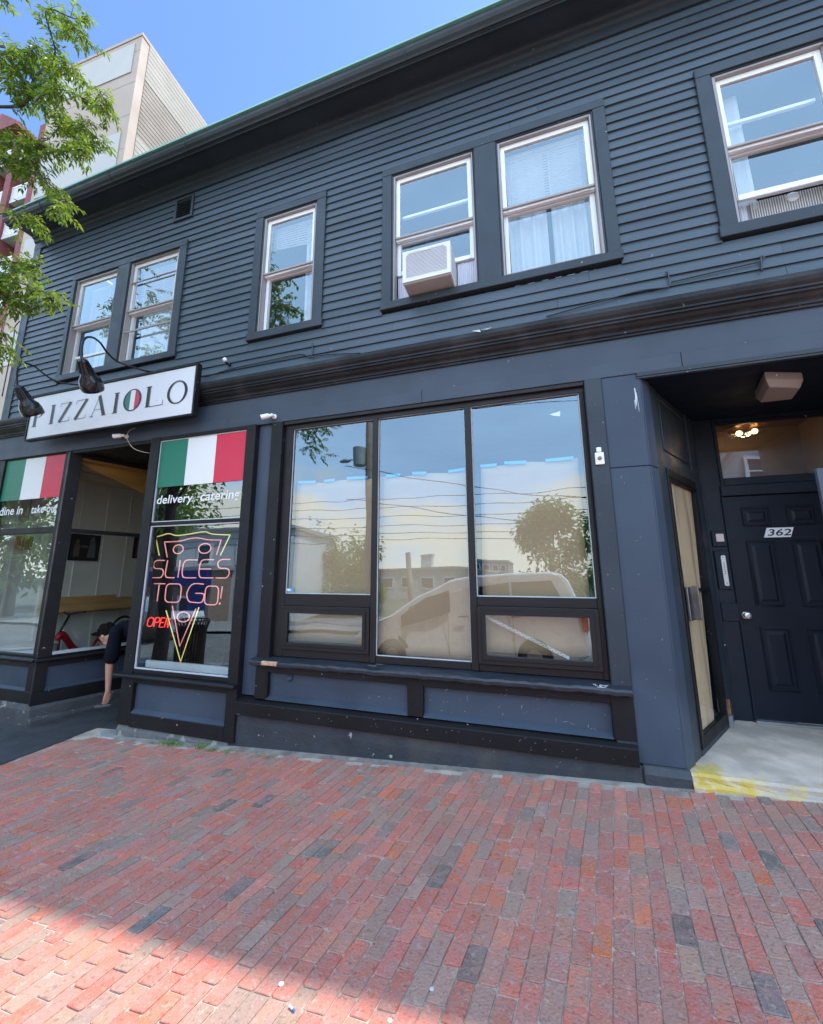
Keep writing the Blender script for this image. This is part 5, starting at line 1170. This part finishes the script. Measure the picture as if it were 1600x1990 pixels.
BRK=mat('maroon_brick',(.20,.055,.055),.8,var=.15,vs=1); 
mb=MB(); mb.M=TM; mb.box(-22,-8.7,2.2,14,-1.4,36.5); mb.build('balcony_wing',mat('wing_render',(.50,.46,.42),.8),TW)
for x in (-9.1,-11.9,-14.7,-17.5): mb=MB(); mb.M=TM; mb.box(x-.35,x+.35,.1,2.2,-1.4,35.6 if x>-13 else 37.5); mb.build('brick_pier',BRK,TW)
for i,z in enumerate((10,13.2,16.4,19.6,22.8,26.0,29.2,33.2)):
    mb=MB(); mb.M=TM; mb.box(-18,-8.72,.25,2.19,z,z+.28); sl=mb.build('balcony_slab',mat('slab_grey',(.50,.52,.50),.8),TW)
    mb=MB(); mb.M=TM
    for j in range(62): mb.box(-18+j*.15,-17.94+j*.15,.28,.33,z+.28,z+1.35)
    mb.box(-18,-8.72,.26,.35,z+1.35,z+1.45); mb.build('railing',VINYL,sl)
    mb=MB(); mb.M=TM
    for a in (-17.0,-14.2,-11.4): mb.box(a,a+1.9,2.1,2.195,z+.3,z+2.6)
    mb.build('balcony_window',mat('dark_glass_far',(.02,.025,.035),.1),sl)
mb=MB(); mb.M=TM; mb.prismy([(-15.6,36.2),(-13.4,37.6),(-11.4,36.2),(-11.4,35.9),(-15.6,35.9)],-.4,2.3); mb.build('gable_roof',BRK,TW)

# ================================================================ ACROSS THE STREET (seen in the windows)
def vehicle(kind,label,X,Yf,zr,prof,wid,wheels,wr,wins,paint,cat,flip=1,tail=None):
    # side profile (x,z) extruded; Yf is the side nearest the shop; zr road height function
    t_=thing(kind,label,cat,(X,Yf-wid/2,zr)); M0=Matrix.Translation((X,0,zr))@Matrix.Rotation(R(-2.9),4,'Y')
    mb=MB(); mb.M=M0; n=len(prof)
    cz=sum(p[1] for p in prof)/n; cxm=sum(p[0] for p in prof)/n; rings=[]
    for y,s,hz in ((Yf-.10,.965,.10),(Yf-.03,.99,.04),(Yf,1,0),(Yf-wid,1,0),(Yf-wid+.03,.99,.04),(Yf-wid+.10,.965,.10)): pass
    def ring(y,f): 
        r=[]
        for x,z in prof:
            tum=max(0,z-.95)*.16*f[1]; r.append((cxm+(x-cxm)*f[0],y+(-tum if f[2]>0 else tum),cz+(z-cz)*f[0])) 
        return r
    R_=[ring(Yf-.05,(.975,1,1)),ring(Yf-.012,(.993,1,1)),ring(Yf-.04,(1,1,1)) if 0 else ring(Yf-.03,(1,1,1)),ring(Yf-wid+.03,(1,1,-1)),ring(Yf-wid+.012,(.993,1,-1)),ring(Yf-wid+.05,(.975,1,-1))]
    R_[0],R_[1],R_[2]=ring(Yf,(.955,1,1)),ring(Yf-.02,(.985,1,1)),ring(Yf-.07,(1,1,1)); R_[3],R_[4],R_[5]=ring(Yf-wid+.07,(1,1,-1)),ring(Yf-wid+.02,(.985,1,-1)),ring(Yf-wid,(.955,1,-1))
    vs=[p for r in R_ for p in r]; fs=[tuple(range(n)),tuple(range(6*n-1,5*n-1,-1))]
    for k in range(5): fs+=[(k*n+i,k*n+(i+1)%n,(k+1)*n+(i+1)%n,(k+1)*n+i) for i in range(n)]
    mb.add(vs,fs); body=mb.build('body',paint,t_,smooth=False)
    for side in (0,1):
        mb=MB(); mb.M=M0
        for w in wins:
            c=(sum(p[0] for p in w)/len(w),sum(p[1] for p in w)/len(w)); 
            def yy(z,o): 
                tum=max(0,z-.95)*.16; return (Yf-tum+o) if side==0 else (Yf-wid+tum-o)
            A=[(x,yy(z,.006),z) for x,z in w]; Bq=[(c[0]+(x-c[0])*1.02,yy(z,-.012),c[1]+(z-c[1])*1.02) for x,z in w]; k=len(w)
            mb.add(A+Bq,[tuple(range(k))]+[(i,(i+1)%k,k+(i+1)%k,k+i) for i in range(k)])
        mb.build('side_window',mat('car_glass',(.008,.009,.010),.25,var=0,spec=.25),t_)
    for wx in wheels:
        for y in (Yf-.04,Yf-wid+.04):
            s=1 if y>Yf-wid/2 else -1
            mb=MB(); mb.M=M0; mb.lathe([(wr+.07,-.02),(wr+.07,.035)],(wx,y-.01*s,wr+.02),(0,s,0),28); mb.build('wheel_arch',mat('arch_black',(.012,.012,.012),.7),t_)
            mb=MB(); mb.M=M0; mb.lathe([(wr*.6,-.10),(wr*.97,-.09),(wr,-.03),(wr,.03),(wr*.95,.045),(wr*.62,.05)],(wx,y+.01*s,wr),(0,s,0),28); ty=mb.build('tyre',mat('rubber',(.02,.02,.02),.8),t_,smooth=False)
            mb=MB(); mb.M=M0; mb.lathe([(wr*.62,.0),(wr*.62,.052),(wr*.55,.045),(wr*.2,.06),(.03,.065)],(wx,y+.01*s,wr),(0,s,0),20); mb.build('rim',mat('alloy',(.5,.5,.52),.3,.8),ty)
    for y in (Yf-.12,Yf-wid+.12):
        if tail: mb=MB(); mb.M=M0; x,z0,z1=tail; mb.box(x-.10,x+.012,y-.10,y+.125 if y>Yf-wid/2 else y+.1,z0,z1); mb.build('tail_light',mat('tail_red',(.5,.01,.01),.15),t_,bevel=.02,seg=2)
    return t_,M0
SILV=mat('silver_paint',(.82,.80,.77),.3,.15,var=.03)
vp=[(.79,.33),(.83,.50),(.80,.86),(.70,1.20),(.60,1.58),(.50,1.72),(.32,1.775),(-.5,1.79),(-1.1,1.765),(-1.62,1.69),(-2.25,1.40),(-2.85,1.06),(-3.15,.96),(-3.45,.84),(-3.62,.66),(-3.68,.42),(-3.62,.24),(-3.0,.20),(-.2,.20),(.6,.22)]
van,VM=vehicle('parked_van','silver panel van parked at the kerb, mirrored in the big shop window',0,-4.38,-.30,vp,1.72,(-.12,-2.86),.31,
 [[(-1.62,1.50),(-2.10,1.36),(-2.62,1.04),(-2.60,.86),(-1.80,1.02),(-1.62,1.08)],[(-1.05,1.54),(-.50,1.60),(-.50,1.24),(-1.05,1.22)],[(-.44,1.60),(.30,1.60),(.42,1.30),(.36,1.24),(-.44,1.24)]],SILV,'van',tail=(.79,.72,1.18))
mb=MB(); mb.M=VM
for x in (-1.13,-1.66,-.47): mb.box(x,x+.008,-4.385,-4.377,.3,1.2)
mb.box(-1.45,-1.28,-4.385,-4.362,.98,1.01); mb.box(-.40,.35,-4.385,-4.372,1.17,1.185); mb.build('door_seam',GREY_D,van)
mb=MB(); mb.M=VM; mb.ball((-2.35,-4.28,1.12),.10,(.7,1,1)); mb.build('wing_mirror',GREY_D,van,smooth=True)
mb=MB(); mb.M=VM; mb.ball((-3.42,-4.55,.74),.14,(1,1,.6)); mb.build('headlight',mat('headlight',(.7,.7,.7),.1),van,smooth=True)
mb=MB(); mb.M=VM; mb.add([(-1.72,-4.70,1.66),(-2.86,-4.75,1.075),(-2.86,-5.75,1.075),(-1.72,-5.8,1.66)],[(0,1,2,3)]); mb.build('windscreen',mat('car_glass',(.008,.009,.010),.25,var=0,spec=.25),van)
pp=[(2.6,.45),(2.7,.85),(2.65,1.05),(1.0,1.08),(.75,1.62),(-.55,1.66),(-1.05,1.15),(-2.2,1.05),(-2.55,.85),(-2.6,.45),(-1,.32),(1,.32)]
vehicle('parked_pickup','silver pickup truck parked across the street, mirrored in the dine in window',-16.2,-9.0,-1.25,pp,1.8,(1.7,-1.6),.37,[[(-.85,1.15),(-.48,1.56),(.1,1.57),(.1,1.15)],[(.16,1.15),(.16,1.57),(.62,1.55),(.82,1.15)]],SILV,'pickup')
# litter bin
t_=thing('litter_bin','brown slatted steel litter bin at the kerb, mirrored in the neon window','bin',(-6.9,-3.5,gz(-6.9,-3.5))); zb_=gz(-6.9,-3.5)
mb=MB()
for k in range(30):
    a=2*math.pi*k/30; c,s=math.cos(a),math.sin(a); mb.tube([(-6.9+.27*c,-3.5+.27*s,zb_+.05),(-6.9+.27*c,-3.5+.27*s,zb_+.75),(-6.9+.34*c,-3.5+.34*s,zb_+.95)],.014,5)
mb.build('slats',mat('bin_brown',(.10,.055,.035),.4),t_)
mb=MB(); mb.lathe([(.25,0),(.25,.8),(.24,.8),(.24,.02)],(-6.9,-3.5,zb_+.04)); mb.build('liner',GREY_D,t_)
mb=MB(); mb.tube([(-6.9+.345*math.cos(2*math.pi*k/30),-3.5+.345*math.sin(2*math.pi*k/30),zb_+.96) for k in range(30)],.016,6,close=True); mb.build('rim',GREY_D,t_)
# utility pole
WOOD=mat('weathered_pole',(.34,.27,.21),.9,var=.3,vs=6,stretch=(3,3,.4))
t_=thing('utility_pole','wooden utility pole with a grey transformer and street lamp, mirrored in the big shop window','utility pole',(-7.1,-13,-.75))
mb=MB(); mb.tube([(-7.02,-13,-.9),(-7.16,-13,11.0)],[.19,.14],14); mb.build('pole',WOOD,t_,smooth=True)
mb=MB(); mb.lathe([(.27,0),(.30,.03),(.30,.95),(.27,.98),(.05,1.0)],(-7.55,-12.9,6.25)); mb.build('transformer',mat('transformer_grey',(.50,.53,.50),.5),t_,smooth=False)
mb=MB(); mb.tube(smooth_pts([(-7.12,-12.9,5.9),(-7.4,-12.9,6.3),(-7.75,-12.9,6.55),(-8.05,-12.8,6.55)],4),.035,8); mb.ball((-8.25,-12.8,6.52),.22,(1.3,.7,.5)); mb.build('lamp_arm',mat('lamp_grey',(.55,.56,.55),.4),t_,smooth=True)
mb=MB(); mb.box(-8.3,-6.0,-13.2,-13.08,9.3,9.42); mb.build('crossarm',WOOD,t_)
t_=thing('leaning_pole','short leaning wooden post across the street left of the utility pole','post',(-4.6,-12,-.7)); mb=MB(); mb.tube([(-4.75,-12.2,-.8),(-5.0,-12.2,2.3)],.11,10); mb.build('post',WOOD,t_,smooth=True)
def wire(y,zs,lab,r=.016):
    mb=MB()
    for (x0,x1,z0,z1,sag) in zs:
        P_=[(x0+(x1-x0)*i/16,y,z0+(z1-z0)*i/16-sag*4*(i/16)*(1-i/16)) for i in range(17)]; mb.tube(P_,r,5)
    mb.build('overhead_wire',mat('wire_black',(.02,.02,.02),.6),label=lab,cat='wire',group='overhead wires across the street')
for i,(za,zb2,zc,lab) in enumerate(((5.4,4.75,4.85,'highest of the low telephone wires across the street'),(4.9,4.35,4.5,'second highest of the low telephone wires'),(4.4,3.95,4.05,'third of the low telephone wires, counted from above'),(3.75,3.55,3.62,'third lowest telephone wire across the street'),(3.3,3.22,3.3,'second lowest telephone wire across the street'),(2.9,2.95,3.05,'lowest telephone wire across the street'),(9.6,9.4,9.5,'power line along the top of the utility pole'))):
    wire(-12.85-.04*i,[(-45,-7.1,za,zb2,.25),(-7.1,26,zb2,zc,.22)],lab,.013)
wire(-10.5,[(-7.1,14,5.6,1.9,.3)],'sagging service wire falling to the right from the utility pole',.014); wire(-10.8,[(-7.1,12,4.4,1.6,.2)],'lower service wire falling to the right from the pole',.014)
wire(-11.0,[(-12,6,8.5,7.4,.3)],'long high service wire sloping over the street',.012)
# trees across the street
random.seed(5)
tree(.9,-25,-1.2,6.9,2.5,'bushy tree across the street, mirrored in the right pane of the big window',5200,.34,.10)
tree(-14.4,-25,-1.4,5.7,3.4,'round green tree across the street, mirrored in the left pane of the big window',6500,.32,.08)
tree(-33,-14,-1.4,15,5.2,'tall leafy tree across the street, mirrored in the dine in window',5200,.42,.12)
tree(-42,-16,-1.4,15,5.5,'broad tree far down the street on the left',4500,.45,.1)
tree(-31,-23,-1.4,11,3.6,'dark round tree behind the blue fronted shop',3800,.36,.2)
tree(-14,-8.6,-.9,9.0,2.2,'slender kerbside tree across the street, mirrored in the small single window',2000,.24,.45)
tree(12,-27,-1.0,8,3.5,'tree beyond the gabled house on the right',1500,.4,.2)
tree(5.5,-30,-1.2,6.5,3,'tree between the bushy tree and the gabled house',1500,.4,.1)
# buildings across
def block(label,x0,x1,y0,y1,z1,m,wins=None,extra=None,z0=-1.45):
    t_=thing('building',label,'building',((x0+x1)/2,y1,z0)); mb=MB(); mb.box(x0,x1,y0,y1,z0,z1); mb.build('wall',m,t_)
    mb=MB(); mb.box(x0-.2,x1+.2,y0-.2,y1+.2,z1,z1+.25); mb.build('roof',mat('flat_roof_trim',(.45,.44,.42),.7),t_)
    for (a,b,c,d) in (wins or []):
        mb=MB(); mb.ring(a,b,c,d,.12,y1,y1+.08); w_=mb.build('window',VINYL,t_); mb=MB(); mb.pane(a+.12,b-.12,y1+.03,c+.12,d-.12); mb.build('pane',mat('far_window_glass',(.04,.06,.09),.08,var=0),w_)
    return t_
t_=block('low white commercial building with a chimney across the street',-18,-5.5,-52,-40,1.75,mat('white_render',(.66,.65,.60),.8),[(-17+2.4*i,-15.6+2.4*i,-.2,1.1) for i in range(5)])
mb=MB(); mb.box(-13,-11.9,-44,-43,2.0,3.45); mb.box(-13.1,-11.8,-44.1,-42.9,3.3,3.5); mb.build('chimney',mat('white_render',(.66,.65,.60),.8),t_)
block('distant grey blue office block on the skyline across the street',-9.8,-4.6,-75,-60,3.4,mat('office_grey',(.30,.34,.36),.6),[(-9.5+1.2*i,-8.6+1.2*i,1.9,3.0) for i in range(4)])
t_=block('blue fronted shop with white windows across the street, mirrored in the neon window',-24.5,-18.6,-24,-16.3,1.65,mat('tan_brick',(.36,.26,.20),.8,var=.1),[(-23.4,-21.2,-1.0,.15),(-20.8,-19.4,-1.2,.15)])
mb=MB(); mb.box(-24.6,-18.6,-16.3,-15.9,.65,1.66); mb.build('blue_fascia_sign',mat('royal_blue',(.02,.04,.22),.4),t_); mb=MB(); mb.box(-19.9,-18.9,-16.28,-15.95,-1.4,.64); mb.build('blue_pier',mat('royal_blue',(.02,.04,.22),.4),t_)
block('long grey clapboard building across the street on the left',-23.2,-14.6,-24,-18,4.1,mat('grey_clapboards',(.78,.78,.75),.7,var=.05),[(-18.2,-17.0,-.6,.9),(-16.4,-15.4,-.6,.9),(-21.5,-20.4,2.0,3.4),(-18.4,-17.2,2.0,3.4)])
block('tan brick building at the far left across the street',-46,-31,-40,-24,5.6,mat('tan_brick_far',(.46,.42,.37),.85,var=.15),[(-45+3.5*i,-43.4+3.5*i,z,z+2) for i in range(4) for z in (0,3.0)])
# gabled house
t_=thing('gabled_house','white clapboard gabled house across the street, mirrored in the transom over the house door','house',(10.2,-20,-1.0)); HW=mat('house_white_clapboard',(.62,.63,.64),.6,var=.03)
zr_=8.6; x0,x1=8.35,13.6; ze=5.6
mb=MB(); mb.prismy([(x0,-1),(x1,-1),(x1,ze),((x0+x1)/2,zr_+.9),(x0,ze)],-27,-18); z=-.5
while z<9.3:
    h0=0 if z<ze else (z-ze)/(zr_+.9-ze)*(x1-x0)/2
    if x1-x0-2*h0>.3: mb.prismy([(x0+h0+.05,z),(x1-h0-.05,z),(x1-h0-.05,z+.03),(x0+h0+.05,z+.03)],-18,-17.96)
    z+=.16
mb.build('wall',HW,t_)
mb=MB(); c=(x0+x1)/2
for sx in (-1,1):
    ex=c+sx*((x1-x0)/2+.35); mb.prismy([(c,zr_+1.0),(ex,ze-.35),(ex,ze-.05),(c,zr_+1.3)],-27.3,-17.6)
mb.build('roof',mat('shingle_grey',(.22,.22,.23),.9,var=.2,vs=3),t_)
mb=MB(); mb.ring(10.05,11.05,5.55,7.25,.14,-17.96,-17.86); mb.box(10.19,10.91,-17.95,-17.9,6.35,6.42); w_=mb.build('window',VINYL,t_); mb=MB(); mb.pane(10.19,10.91,-17.93,5.69,7.11); mb.build('pane',mat('far_window_glass',(.04,.06,.09),.08,var=0),w_)
mb=MB(); 
for a in (9.2,11.9): mb.ring(a,a+.95,2.2,3.9,.12,-17.96,-17.86)
mb.build('lower_window',VINYL,t_)
